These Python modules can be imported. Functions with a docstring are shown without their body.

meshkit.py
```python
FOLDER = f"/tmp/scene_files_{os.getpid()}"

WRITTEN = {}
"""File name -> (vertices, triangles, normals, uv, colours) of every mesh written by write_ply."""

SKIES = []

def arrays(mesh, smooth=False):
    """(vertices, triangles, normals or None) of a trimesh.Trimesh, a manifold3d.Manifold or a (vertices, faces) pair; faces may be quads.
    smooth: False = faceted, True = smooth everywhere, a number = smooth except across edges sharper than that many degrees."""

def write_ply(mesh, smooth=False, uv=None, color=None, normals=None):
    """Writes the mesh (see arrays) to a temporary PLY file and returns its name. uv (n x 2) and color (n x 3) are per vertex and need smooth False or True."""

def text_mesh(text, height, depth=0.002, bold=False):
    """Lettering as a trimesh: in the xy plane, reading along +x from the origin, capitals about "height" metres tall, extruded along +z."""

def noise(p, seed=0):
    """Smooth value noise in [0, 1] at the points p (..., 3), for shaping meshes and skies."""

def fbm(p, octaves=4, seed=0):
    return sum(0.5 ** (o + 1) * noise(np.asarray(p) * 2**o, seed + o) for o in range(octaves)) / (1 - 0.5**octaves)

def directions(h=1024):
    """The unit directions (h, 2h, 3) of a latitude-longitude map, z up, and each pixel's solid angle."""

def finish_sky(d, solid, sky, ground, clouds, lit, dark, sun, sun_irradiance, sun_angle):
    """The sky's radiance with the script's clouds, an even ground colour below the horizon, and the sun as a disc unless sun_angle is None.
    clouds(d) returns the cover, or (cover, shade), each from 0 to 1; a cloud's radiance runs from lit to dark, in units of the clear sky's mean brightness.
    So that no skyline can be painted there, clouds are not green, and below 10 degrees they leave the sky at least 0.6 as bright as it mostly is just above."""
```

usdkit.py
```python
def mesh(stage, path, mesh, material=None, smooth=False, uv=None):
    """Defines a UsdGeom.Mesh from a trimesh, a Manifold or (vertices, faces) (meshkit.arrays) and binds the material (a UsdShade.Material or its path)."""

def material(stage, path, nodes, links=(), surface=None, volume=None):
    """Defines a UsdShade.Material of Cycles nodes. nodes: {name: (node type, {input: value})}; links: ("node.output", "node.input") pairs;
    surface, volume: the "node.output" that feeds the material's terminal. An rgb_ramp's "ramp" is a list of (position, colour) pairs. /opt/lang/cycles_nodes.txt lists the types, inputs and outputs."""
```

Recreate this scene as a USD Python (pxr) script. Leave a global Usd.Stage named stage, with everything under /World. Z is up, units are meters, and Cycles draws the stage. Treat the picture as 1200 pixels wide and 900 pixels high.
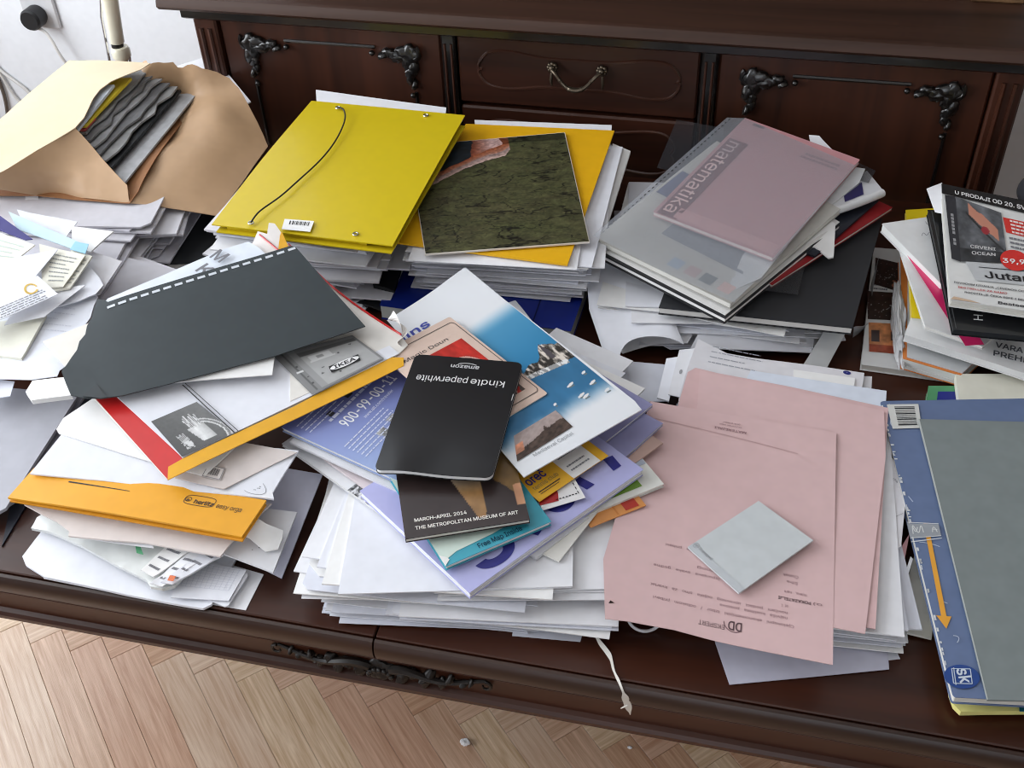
import math, random
import numpy as np, trimesh, shapely
from shapely.geometry import Polygon, Point, LineString, box as sbox
from shapely import affinity, union_all
from scipy.interpolate import RBFInterpolator
from scipy.spatial import Delaunay
import usdkit, meshkit
from pxr import Usd, UsdGeom, UsdLux, UsdShade, Sdf, Gf, Vt

stage = Usd.Stage.CreateInMemory()
UsdGeom.SetStageUpAxis(stage, 'Z'); UsdGeom.SetStageMetersPerUnit(stage, 1.0)
UsdGeom.Xform.Define(stage, '/World'); UsdGeom.Scope.Define(stage, '/World/Looks')
rng = np.random.default_rng(7)

# ---------------------------------------------------------------- camera
CAM_F, CAM_PITCH, CAM_ROLL, CAM_YAW, CAM_POS = 1310.0, 41.37, -2.55, -14.62, (0.0, 0.0, 1.64)
cam = UsdGeom.Camera.Define(stage, '/World/camera')
cam.CreateHorizontalApertureAttr(36.0); cam.CreateVerticalApertureAttr(27.0)
cam.CreateFocalLengthAttr(36.0 * CAM_F / 1200.0); cam.CreateClippingRangeAttr((0.02, 100.0))
_p, _r, _y = np.radians([CAM_PITCH, CAM_ROLL, CAM_YAW])
_fw = np.array([math.sin(_y) * math.cos(_p), math.cos(_y) * math.cos(_p), -math.sin(_p)])
_rt = np.array([math.cos(_y), -math.sin(_y), 0]); _up = np.cross(_rt, _fw)
_a = math.cos(_r) * _rt + math.sin(_r) * _up; _b = -math.sin(_r) * _rt + math.cos(_r) * _up
M4 = np.eye(4); M4[0, :3], M4[1, :3], M4[2, :3], M4[3, :3] = _a, _b, -_fw, CAM_POS
cam.AddTransformOp().Set(Gf.Matrix4d(M4.tolist()))
cam.CreateExposureAttr(0.0)

# ---------------------------------------------------------------- light: daylight through the windows of the room
def window_light(name, centre, width, height, facing, color, power):
    l = UsdLux.RectLight.Define(stage, '/World/' + name)
    l.CreateWidthAttr(width); l.CreateHeightAttr(height); l.CreateColorAttr(Gf.Vec3f(*color)); l.CreateIntensityAttr(power)
    f = np.array(facing, float); f /= np.linalg.norm(f)           # a rect light shines along its -z
    z = -f; x = np.cross([0, 0, 1], z); x /= np.linalg.norm(x); y = np.cross(z, x)
    m = np.eye(4); m[0, :3], m[1, :3], m[2, :3], m[3, :3] = x, y, z, centre
    l.AddTransformOp().Set(Gf.Matrix4d(m.tolist()))
window_light('window_daylight_left', (-2.06, 0.62, 1.65), 2.2, 1.5, (1, 0, 0), (0.94, 0.97, 1.0), 6.1)
window_light('window_daylight_front', (0.3, -2.56, 1.65), 1.8, 1.5, (0, 1, 0), (0.98, 0.985, 1.0), 1.2)
dome = UsdLux.DomeLight.Define(stage, '/World/sky_light'); dome.CreateColorAttr(Gf.Vec3f(0.75, 0.87, 1.0)); dome.CreateIntensityAttr(0.5)

# ---------------------------------------------------------------- helpers
def lin(c):
    c = np.asarray(c, float) / (255.0 if np.max(c) > 1.001 else 1.0)
    return np.where(c <= 0.04045, c / 12.92, ((c + 0.055) / 1.055) ** 2.4)
_mats = {}
def paper(c, rough=0.55, spec=0.35, coat=0.0, mottle=0.04, name=None, thin=False):
    """Paper, card or printed stock of one colour (sRGB 0-255) with a faint fibre mottle."""
    key = ('paper', tuple(c), rough, spec, coat, mottle)
    if key in _mats: return _mats[key]
    p = '/World/Looks/stock_%03d' % len(_mats); l = lin(c)
    nodes = {'g': ('geometry', {}), 'n': ('noise_texture', {'scale': 60.0, 'detail': 3.0}),
             'r': ('rgb_ramp', {'ramp': [(0.3, tuple(l * (1 - mottle))), (0.7, tuple(np.minimum(l * (1 + mottle), 1)))]}),
             'p': ('principled_bsdf', {'roughness': rough, 'specular_ior_level': spec, 'coat_weight': coat, 'coat_roughness': 0.12})}
    m = usdkit.material(stage, p, nodes, [('g.position', 'n.vector'), ('n.fac', 'r.fac'), ('r.color', 'p.base_color')], surface='p.BSDF')
    _mats[key] = m; return m
def picture(rough=0.4, spec=0.5, coat=0.0):
    """Printed picture: colours come from the mesh's own primvar (flat print)."""
    key = ('picture', rough, spec, coat)
    if key in _mats: return _mats[key]
    p = '/World/Looks/print_%03d' % len(_mats)
    m = usdkit.material(stage, p, {'a': ('attribute', {'attribute': 'ink'}), 'p': ('principled_bsdf', {'roughness': rough, 'specular_ior_level': spec, 'coat_weight': coat, 'coat_roughness': 0.1})},
                        [('a.color', 'p.base_color')], surface='p.BSDF')
    _mats[key] = m; return m
def plain(name, c, rough=0.5, metallic=0.0, spec=0.5, coat=0.0):
    key = ('plain', name)
    if key in _mats: return _mats[key]
    m = usdkit.material(stage, '/World/Looks/' + name, {'p': ('principled_bsdf', {'base_color': tuple(lin(c)), 'roughness': rough, 'metallic': metallic, 'specular_ior_level': spec, 'coat_weight': coat})}, surface='p.BSDF')
    _mats[key] = m; return m
def wood(name, dark, light, rough, axis='x', scale=1.0, coat=0.0, spec=0.5, bump=0.05, rot=0.0):
    """Wood with grain along an axis (or turned by rot degrees about z)."""
    st = {'x': (1.2, 22, 22), 'y': (22, 1.2, 22), 'z': (22, 22, 1.2)}[axis]
    nodes = {'g': ('geometry', {}), 'm0': ('mapping', {'rotation': (0, 0, math.radians(-rot))}), 'm': ('mapping', {'scale': tuple(s * scale for s in st)}),
             'n': ('noise_texture', {'scale': 1.0, 'detail': 5.0, 'roughness': 0.6, 'distortion': 0.6}),
             'n2': ('noise_texture', {'scale': 6.0, 'detail': 4.0, 'roughness': 0.7}),
             'r': ('rgb_ramp', {'ramp': [(0.3, tuple(lin(dark))), (0.7, tuple(lin(light)))]}),
             'b': ('bump', {'strength': bump, 'distance': 0.002}),
             'p': ('principled_bsdf', {'roughness': rough, 'specular_ior_level': spec, 'coat_weight': coat, 'coat_roughness': 0.2})}
    return usdkit.material(stage, '/World/Looks/' + name, nodes, [('g.position', 'm0.vector'), ('m0.vector', 'm.vector'), ('m.vector', 'n.vector'), ('m.vector', 'n2.vector'), ('n.fac', 'r.fac'), ('r.color', 'p.base_color'), ('n2.fac', 'b.height'), ('b.normal', 'p.normal')], surface='p.BSDF')

_count = {}
def numbered(parent, name):
    k = parent + '/' + name; n = _count.get(k, 0); _count[k] = n + 1
    return k if n == 0 else '%s_%03d' % (k, n)
def tag(prim, label=None, cat=None, group=None, kind=None):
    for k, v in (('label', label), ('category', cat), ('group', group), ('kind', kind)):
        if v: prim.SetCustomDataByKey(k, v)
    return prim
class Thing:
    """A top-level Xform at the thing's base; its parts are meshes below it."""
    def __init__(self, name, label=None, cat=None, base=(0, 0, 0), group=None, kind=None):
        self.path = numbered('/World', name); self.base = np.asarray(base, float)
        x = UsdGeom.Xform.Define(stage, self.path); x.AddTranslateOp().Set(Gf.Vec3d(*map(float, self.base)))
        tag(x.GetPrim(), label, cat, group, kind)
    def part(self, name, mesh, mat, smooth=30, label=None, kind=None, ink=None, under=None):
        p = numbered(under or self.path, name)
        _mesh(p, mesh, mat, smooth, self.base, ink)
        tag(stage.GetPrimAtPath(p), label, None, None, kind or ('stuff' if name in ('fine_print', 'handwriting', 'small_print', 'faint_print', 'comb_slot') else None))
        return p
def _mesh(path, mesh, mat, smooth, base, ink=None):
    if isinstance(mesh, trimesh.Trimesh): v, f = np.array(mesh.vertices), np.array(mesh.faces)
    elif hasattr(mesh, 'to_mesh'): mm = mesh.to_mesh(); v, f = np.array(mm.vert_properties[:, :3], float), np.array(mm.tri_verts)
    else: v, f = np.asarray(mesh[0], float), np.asarray(mesh[1], int)
    if ink is None and len(np.unique(f)) < len(v): used, f = np.unique(f, return_inverse=True); v = v[used]; f = f.reshape(-1, 3)
    m = usdkit.mesh(stage, path, (v - base, f), mat, smooth=True if ink is not None else smooth)
    if ink is not None:
        UsdGeom.PrimvarsAPI(m).CreatePrimvar('ink', Sdf.ValueTypeNames.Color3fArray, 'vertex').Set(Vt.Vec3fArray.FromNumpy(np.asarray(ink, np.float32)))
    return m
def solo(name, mesh, mat, label=None, cat=None, group=None, kind=None, smooth=30, base=None):
    p = numbered('/World', name)
    if base is None:
        v = mesh.vertices if isinstance(mesh, trimesh.Trimesh) else np.asarray(mesh[0])
        base = np.array([v[:, 0].mean(), v[:, 1].mean(), v[:, 2].min()])
    m = _mesh(p, mesh, mat, smooth, np.asarray(base)); m.AddTranslateOp().Set(Gf.Vec3d(*map(float, base)))
    tag(m.GetPrim(), label, cat, group, kind)
    return p
def cat_(ms): return trimesh.util.concatenate(ms)
def box(x0, x1, y0, y1, z0, z1, ch=0.0):
    m = trimesh.creation.box([x1 - x0, y1 - y0, z1 - z0])
    if ch:
        c = np.array([[sx * (x1 - x0) / 2, sy * (y1 - y0) / 2, sz * (z1 - z0) / 2] for sx in (-1, 1) for sy in (-1, 1) for sz in (-1, 1)])
        pts = np.vstack([c * 1 - np.sign(c) * ch * np.array(k) for k in ((0, 1, 1), (1, 0, 1), (1, 1, 0))])
        m = trimesh.convex.convex_hull(pts)
    m.apply_translation([(x0 + x1) / 2, (y0 + y1) / 2, (z0 + z1) / 2]); return m
def tube(pts, r, n=8, closed=False, cap=True):
    """Round tube along a polyline; r a number or one per point."""
    p = np.asarray(pts, float); k = len(p); r = np.full(k, r) if np.ndim(r) == 0 else np.asarray(r)
    t = np.gradient(p, axis=0) if not closed else np.roll(p, -1, 0) - np.roll(p, 1, 0)
    t /= np.linalg.norm(t, axis=1, keepdims=True) + 1e-12
    ref = np.array([0, 0, 1.0]) if abs(t[:, 2]).max() < 0.95 else np.array([0.3, 0.9, 0.1])
    a = np.cross(t, ref); a /= np.linalg.norm(a, axis=1, keepdims=True) + 1e-12; b = np.cross(t, a)
    th = np.linspace(0, 2 * np.pi, n, endpoint=False)
    v = (p[:, None] + r[:, None, None] * (np.cos(th)[None, :, None] * a[:, None] + np.sin(th)[None, :, None] * b[:, None])).reshape(-1, 3)
    f = []
    for i in range(k if closed else k - 1):
        j = (i + 1) % k
        for q in range(n):
            q2 = (q + 1) % n
            f += [[i * n + q, j * n + q, j * n + q2], [i * n + q, j * n + q2, i * n + q2]]
    if not closed and cap:
        v = np.vstack([v, p[0], p[-1]])
        for q in range(n):
            q2 = (q + 1) % n; f += [[k * n, q, q2], [k * n + 1, (k - 1) * n + q2, (k - 1) * n + q]]
    return trimesh.Trimesh(v, np.array(f)[:, ::-1], process=False)
def spline(pts, n=40):
    p = np.asarray(pts, float); d = np.r_[0, np.cumsum(np.linalg.norm(np.diff(p, axis=0), axis=1))]
    from scipy.interpolate import CubicSpline
    return CubicSpline(d, p, axis=0)(np.linspace(0, d[-1], n))
def extrude_x(profile, x0, x1):
    """profile: list of (y, z); the solid along x."""
    m = trimesh.creation.extrude_polygon(Polygon(profile), x1 - x0, engine='earcut')
    v = m.vertices.copy(); m.vertices = np.c_[v[:, 2] + x0, v[:, 0], v[:, 1]]; m.fix_normals(); return m
def lathe(prof, centre, n=20, axis=(0, 0, 1)):
    m = trimesh.creation.revolve(np.asarray(prof, float), sections=n)
    m.apply_transform(trimesh.geometry.align_vectors([0, 0, 1], axis)); m.apply_translation(centre); return m

# ---------------------------------------------------------------- surfaces of paper
class Surf:
    """A sheet lying in the room. quad: four world points, the printed face's bottom left, bottom right, top right, top left as it is read;
    extra: more points that the sheet passes through; outline: world points of its edge when it is not the quad."""
    def __init__(self, quad, extra=(), t=0.0006, outline=None, wave=0.0, wscale=14.0, seed=0, res=None, corner=0.0):
        self.q = np.asarray(quad, float); self.t = t
        ctrl = np.vstack([self.q if (outline is None) else np.zeros((0, 3))] + [np.asarray(e, float).reshape(-1, 3) for e in (extra, outline if outline is not None else []) if len(e)])
        if outline is not None and len(ctrl) < 4: ctrl = np.vstack([ctrl, self.q])
        self.c0 = ctrl[:, :2].mean(0)
        _, keep = np.unique(np.round(ctrl[:, :2], 5), axis=0, return_index=True); ctrl = ctrl[np.sort(keep)]
        self.rbf = RBFInterpolator((ctrl[:, :2] - self.c0) * 5, ctrl[:, 2], kernel='thin_plate_spline', degree=1, smoothing=1e-9)
        self.wave, self.ws, self.seed = wave, wscale, seed
        self.W = (np.linalg.norm(self.q[1, :2] - self.q[0, :2]) + np.linalg.norm(self.q[2, :2] - self.q[3, :2])) / 2
        self.H = (np.linalg.norm(self.q[3, :2] - self.q[0, :2]) + np.linalg.norm(self.q[2, :2] - self.q[1, :2])) / 2
        self.res = res or max(0.006, min(0.02, max(self.W, self.H) / 14))
        self.outline = None if outline is None else [tuple(p[:2]) for p in outline]
        if outline is None and corner: 
            r = corner; P = sbox(0, 0, self.W, self.H).buffer(-r).buffer(r, quad_segs=5)
            uv = np.array(P.exterior.coords)[:-1] / [self.W, self.H]; self.outline = [tuple(x) for x in self.xy(uv[:, 0], uv[:, 1])]
        self.flat = len(ctrl) == 4 and wave == 0 and np.ptp(ctrl[:, 2]) < 1e-4
    def xy(self, u, v):
        u, v = np.asarray(u, float)[..., None], np.asarray(v, float)[..., None]; q = self.q[:, :2]
        return (1 - u) * (1 - v) * q[0] + u * (1 - v) * q[1] + u * v * q[2] + (1 - u) * v * q[3]
    def z(self, xy):
        xy = np.asarray(xy, float); z = self.rbf((xy.reshape(-1, 2) - self.c0) * 5).reshape(xy.shape[:-1])
        if self.wave: z = z + self.wave * (meshkit.fbm(np.concatenate([xy * self.ws, np.full(xy.shape[:-1] + (1,), self.seed * 3.7)], -1), 3, self.seed) - 0.5) * 2
        return z
    def P(self, u, v, off=0.0):
        xy = self.xy(u, v); return np.concatenate([xy, (self.z(xy) + off)[..., None]], -1)
    def point(self, xy, off=0.0):
        xy = np.asarray(xy, float); return np.concatenate([xy, (self.z(xy) + off)[..., None]], -1)
    def solid(self, t=None, off=0.0, inset=0.0):
        """The sheet as a closed solid of thickness t below (surface + off)."""
        t = self.t if t is None else t
        poly = Polygon(self.outline if self.outline is not None else [tuple(p) for p in self.q[:, :2]])
        if inset: poly = poly.buffer(-inset, join_style='mitre')
        return prism(poly, lambda xy: self.point(xy, off), t, self.res, self.flat)
    def print_grid(self, n, art, u0=0.0, u1=1.0, v0=0.0, v1=1.0, off=0.0002):
        """A printed picture over part of the face: mesh and colours. n: cells along u; art(u, v) in 0..1 of the picture."""
        nu = n; nv = max(2, int(round(n * self.H * (v1 - v0) / (self.W * (u1 - u0)))))
        U, V = np.meshgrid(np.linspace(0, 1, nu + 1), np.linspace(0, 1, nv + 1))
        P = self.P(u0 + U * (u1 - u0), v0 + V * (v1 - v0), off).reshape(-1, 3)
        i = (np.arange(nv)[:, None] * (nu + 1) + np.arange(nu)).ravel()
        f = np.vstack([np.c_[i, i + 1, i + nu + 2], np.c_[i, i + nu + 2, i + nu + 1]])
        if np.cross(P[1] - P[0], P[nu + 1] - P[0])[2] < 0: f = f[:, ::-1]
        return (P, f), lin(np.clip(art(U, V), 0, 1).reshape(-1, 3) * 0.999)
def prism(poly, point, t, res, flat=False):
    if flat: poly_d, inner = poly, np.zeros((0, 2))
    else:
        poly_d = poly.segmentize(res); x0, y0, x1, y1 = poly.bounds
        gx, gy = np.meshgrid(np.arange(x0 + res / 2, x1, res), np.arange(y0 + res / 2, y1, res)); inner = np.c_[gx.ravel(), gy.ravel()]
        if len(inner): inner = inner[shapely.contains_xy(poly.buffer(-res * 0.45), inner[:, 0], inner[:, 1])]
    ring = np.array(poly_d.exterior.coords)[:-1]
    if not poly_d.exterior.is_ccw: ring = ring[::-1]
    nb = len(ring); pts = np.vstack([ring, inner])
    tri = Delaunay(pts, qhull_options='QJ').simplices
    cen = pts[tri].mean(1); tri = tri[shapely.contains_xy(poly_d.buffer(1e-7), cen[:, 0], cen[:, 1])]
    a = pts[tri]; area = (a[:, 1, 0] - a[:, 0, 0]) * (a[:, 2, 1] - a[:, 0, 1]) - (a[:, 1, 1] - a[:, 0, 1]) * (a[:, 2, 0] - a[:, 0, 0])
    tri = tri[np.abs(area) > 1e-10]; area = area[np.abs(area) > 1e-10]; tri[area < 0] = tri[area < 0][:, ::-1]
    top = point(pts); n = len(pts); bot = top - [0, 0, t]
    k = np.arange(nb); k2 = (k + 1) % nb
    return trimesh.Trimesh(np.vstack([top, bot]), np.vstack([tri, tri[:, ::-1] + n, np.c_[k, k + n, k2], np.c_[k2, k + n, k2 + n]]), process=False)

_txt = {}
def glyphs(text, bold=False):
    """Flat lettering with capitals 1 tall, as (vertices xy, faces, width)."""
    if (text, bold) not in _txt:
        m = meshkit.text_mesh(text, 1.0, 0.1, bold); up = m.face_normals[:, 2] > 0.5; f = m.faces[up]
        used, inv = np.unique(f, return_inverse=True); v = np.array(m.vertices)[used]
        _txt[text, bold] = (v[:, :2] - [v[:, 0].min(), 0], inv.reshape(-1, 3), np.ptp(v[:, 0]))
    return _txt[text, bold]
def letters(s, items, off=0.0004):
    """Lettering on the face of Surf s, as one mesh. items: (text, u, v, capital height in m, width in m or None, degrees, bold, 'l'|'c'|'r')."""
    V, F, n = [], [], 0
    for text, u, v, h, w, deg, bold, al in items:
        g, f, gw = glyphs(text, bold); sx = h if w is None else w / gw
        x = g[:, 0] * sx - {'l': 0, 'c': gw * sx / 2, 'r': gw * sx}[al]; y = g[:, 1] * h
        c, sn = math.cos(math.radians(deg)), math.sin(math.radians(deg))
        V.append(s.P(u + (x * c - y * sn) / s.W, v + (x * sn + y * c) / s.H, off)); F.append(f + n); n += len(g)
    V, F = np.vstack(V), np.vstack(F)
    if np.cross(V[F[0, 1]] - V[F[0, 0]], V[F[0, 2]] - V[F[0, 0]])[2] < 0: F = F[:, ::-1]
    return V, F
def bars(s, rects, off=0.0004, seg=0.02):
    """Flat printed rectangles (u0, v0, u1, v1) or uv polygons on the face of s, as one mesh."""
    V, F, n = [], [], 0
    for r in rects:
        pl = sbox(r[0], r[1], r[2], r[3]) if np.ndim(r[0]) == 0 else Polygon(r)
        pl = affinity.scale(pl, s.W, s.H, origin=(0, 0))
        for g in getattr(pl, 'geoms', [pl]):
            if g.area < 1e-9: continue
            if s.flat or g.length < 0.03:
                v, f = trimesh.creation.triangulate_polygon(g, engine='earcut')
            else:
                m = prism(g, lambda xy: np.c_[xy, np.zeros(len(xy))], 0.1, seg); k = len(m.vertices) // 2
                v, f = m.vertices[:k, :2], m.faces[(m.faces < k).all(1)]
            a = v[f]; ar = (a[:, 1, 0] - a[:, 0, 0]) * (a[:, 2, 1] - a[:, 0, 1]) - (a[:, 1, 1] - a[:, 0, 1]) * (a[:, 2, 0] - a[:, 0, 0])
            f = np.where((ar < 0)[:, None], f[:, ::-1], f)
            V.append(s.P(v[:, 0] / s.W, v[:, 1] / s.H, off)); F.append(np.asarray(f) + n); n += len(v)
    return np.vstack(V), np.vstack(F)
def fine_print(u0, u1, v_top, lines, pitch, h, seed, fill=0.92):
    """Word-long bars that stand for print too small to read."""
    r = np.random.default_rng(seed); out = []
    for k in range(lines):
        u = u0; end = u0 + (u1 - u0) * (fill - (0.35 * r.random() if k % 3 == 2 else 0.08 * r.random())); v = v_top - k * pitch
        while u < end:
            w = (u1 - u0) * r.uniform(0.03, 0.11); out.append((u, v - h, min(u + w, end), v)); u += w + (u1 - u0) * 0.016
    return out
def strokes(s, lines, w, off=0.0004, n=30):
    """Pen strokes or cracks on the face: uv polylines of width w metres."""
    V, F, k = [], [], 0
    for ln in lines:
        p = np.asarray(ln, float) * [s.W, s.H]
        if len(p) > 2: p = spline(p, n)
        d = np.gradient(p, axis=0); d /= np.linalg.norm(d, axis=1, keepdims=True) + 1e-12; nn = np.c_[-d[:, 1], d[:, 0]] * w / 2
        q = np.vstack([p - nn, p + nn]); m = len(p); i = np.arange(m - 1)
        V.append(s.P(q[:, 0] / s.W, q[:, 1] / s.H, off)); F.append(np.vstack([np.c_[i, i + 1, i + m + 1], np.c_[i, i + m + 1, i + m]]) + k); k += 2 * m
    return np.vstack(V), np.vstack(F)
def paths_mesh(s, polys, off=0.0004): return bars(s, polys, off)

WHITE, COOL, CREAM, GREY = (226, 226, 230), (214, 216, 226), (226, 222, 208), (176, 176, 184)
def sheet(name, label, cat, quad, mat=None, t=0.0006, group=None, **kw):
    """A plain single sheet: one mesh. Returns its Surf."""
    s = Surf(quad, t=t, **kw); solo(name, s.solid(), mat or paper(WHITE), label, cat, group); return s
def leafy(name, label, cat, quad, mat=None, t=0.0006, group=None, base=None, **kw):
    """A sheet that will carry prints: an Xform with its paper as first part. Returns (Thing, Surf)."""
    s = Surf(quad, t=t, **kw); c = s.q.mean(0) if base is None else np.asarray(base)
    th = Thing(name, label, cat, (c[0], c[1], s.q[:, 2].min() - t), group)
    th.part('paper', s.solid(), mat or paper(WHITE)); return th, s
def booklet(name, label, cat, quad, t, cover, pages=None, group=None, cover_t=0.0006, corner=0.0, layers=1, **kw):
    """Front cover, page block, back cover. Returns (Thing, Surf of the front face)."""
    s = Surf(quad, t=t, corner=corner, **kw); c = s.q.mean(0)
    th = Thing(name, label, cat, (c[0], c[1], s.q[:, 2].min() - t), group)
    th.part('cover', s.solid(cover_t), cover)
    pg = pages or paper((222, 220, 214))
    inner = t - 2 * cover_t
    for k in range(layers):
        d = inner / layers
        th.part('pages', s.solid(d * 0.93, -cover_t - k * d, 0.0008 + 0.0007 * (k % 2)), pg)
    th.part('back_cover', s.solid(cover_t, -t + cover_t), cover)
    return th, s

# ================================================================ THE SETTING
wall_paint = paper((226, 228, 232), rough=0.8, spec=0.2, mottle=0.02)
ceil_paint = paper((240, 240, 238), rough=0.9, spec=0.2, mottle=0.01)
X0, X1, Y0, Y1, ZC = -2.1, 2.3, -2.6, 1.985, 2.75
solo('wall_back', box(X0 - .1, X1 + .1, Y1, Y1 + .1, 0, ZC), wall_paint, kind='structure')
def wall_with_hole(axis, a0, a1, at0, at1, h0, h1, z0, z1):
    ps = [(a0, h0, 0, ZC), (h1, a1, 0, ZC), (h0, h1, 0, z0), (h0, h1, z1, ZC)]
    return cat_([box(p[0], p[1], at0, at1, p[2], p[3]) if axis == 'x' else box(at0, at1, p[0], p[1], p[2], p[3]) for p in ps])
solo('wall_left', wall_with_hole('y', Y0, Y1, X0 - .1, X0, -.48, 1.72, .9, 2.4), wall_paint, kind='structure')
solo('wall_front', wall_with_hole('x', X0, X1, Y0 - .1, Y0, -.6, 1.2, .9, 2.4), wall_paint, kind='structure')
solo('wall_right', box(X1, X1 + .1, Y0, Y1, 0, ZC), paper((150, 140, 128), rough=.8), kind='structure')
solo('ceiling', box(X0 - .1, X1 + .1, Y0 - .1, Y1 + .1, ZC, ZC + .1), ceil_paint, kind='structure')
def window_frame(name, axis, a0, a1, z0, z1, at):
    w = Thing(name, base=(0, 0, 0), kind='structure'); mt = plain('window_frame_white', (235, 236, 236), 0.4)
    def b(p0, p1, q0, q1): return box(p0, p1, at - .03, at + .03, q0, q1, .004) if axis == 'x' else box(at - .03, at + .03, p0, p1, q0, q1, .004)
    m = (a0 + a1) / 2
    for q in ((a0, a0 + .06, z0, z1), (a1 - .06, a1, z0, z1), (m - .04, m + .04, z0 + .06, z1 - .06), (a0 + .06, a1 - .06, z0, z0 + .06), (a0 + .06, a1 - .06, z1 - .06, z1)):
        w.part('window_bar', b(*q), mt)
window_frame('window_1', 'y', -.48, 1.72, .9, 2.4, X0 - .06)
window_frame('window_2', 'x', -.6, 1.2, .9, 2.4, Y0 - .06)

# ---- floor: oak herringbone, each block its own piece near the table
floor = Thing('floor', kind='structure')
floor.part('subfloor', box(X0, X1, Y0, Y1, -.05, -.012), wood('floor_far', (150, 118, 92), (186, 156, 130), .4, 'x'))
tones = [((188, 146, 116), (230, 196, 170)), ((198, 160, 130), (232, 206, 182)), ((180, 134, 104), (220, 182, 152)), ((196, 160, 122), (240, 214, 186)), ((190, 144, 116), (224, 186, 160))]
oak = {(d, k): wood('oak_%s_%d' % ('ab'[d > 0], k), *tones[k], .33, 'x', 6.5, rot=d, bump=.16, spec=.6, coat=.15) for d in (45, -45) for k in range(5)}
PW, PL = .0562, .45
s2 = math.sqrt(.5)
def block(cx, cy, d, k):
    m = box(-PL / 2 + .0004, PL / 2 - .0004, -PW / 2 + .00025, PW / 2 - .00025, -.012, 0, .0005); m.apply_transform(trimesh.transformations.rotation_matrix(math.radians(d), [0, 0, 1]))
    m.apply_translation([cx, cy, 0.0003 * rng.random()]); floor.part('wood_block', m, oak[d, k], smooth=False)
# two sets of blocks meet in a zigzag whose tips lie on y = .996; the next zigzag lies PL * sqrt(2) away
e1, e2 = np.array([s2, -s2]), np.array([s2, s2])
for row in (-1, 0, 1):
    for i in range(-11, 31):
        tip = np.array([-1.2 + i * PW / s2, .996 + row * PL / s2]); o = tip - PW * e2
        c = o + e1 * PL / 2 + e2 * PW / 2
        if -.25 < c[1] < 1.5 and -2.1 < c[0] < 1.3: block(c[0], c[1], -45, rng.integers(5))
        c = tip + e2 * PL / 2 + e1 * PW / 2
        if -.25 < c[1] < 1.5 and -2.1 < c[0] < 1.3: block(c[0], c[1], 45, rng.integers(5))

# ---- crumb of paper on the floor and a white fleck
def crumb(name, at, r, label, seed):
    m = trimesh.creation.icosphere(2, 1.0); n = meshkit.noise(m.vertices * 2.1 + seed, seed); m.vertices = m.vertices * (0.55 + 0.8 * n[:, None]) * r * [1, .8, .6]
    m.apply_translation(np.array(at) - [0, 0, m.vertices[:, 2].min()]); solo(name, m, paper((232, 232, 234)), label, 'paper scrap', smooth=False)
crumb('paper_crumb', (-.3467, .9234, 0), .0085, 'crumpled white scrap of paper lying on the parquet', 3)
crumb('paper_fleck', (-.0839, .9705, 0), .0035, 'tiny white fleck on the parquet at the lower right of the crumpled scrap', 5)

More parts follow.
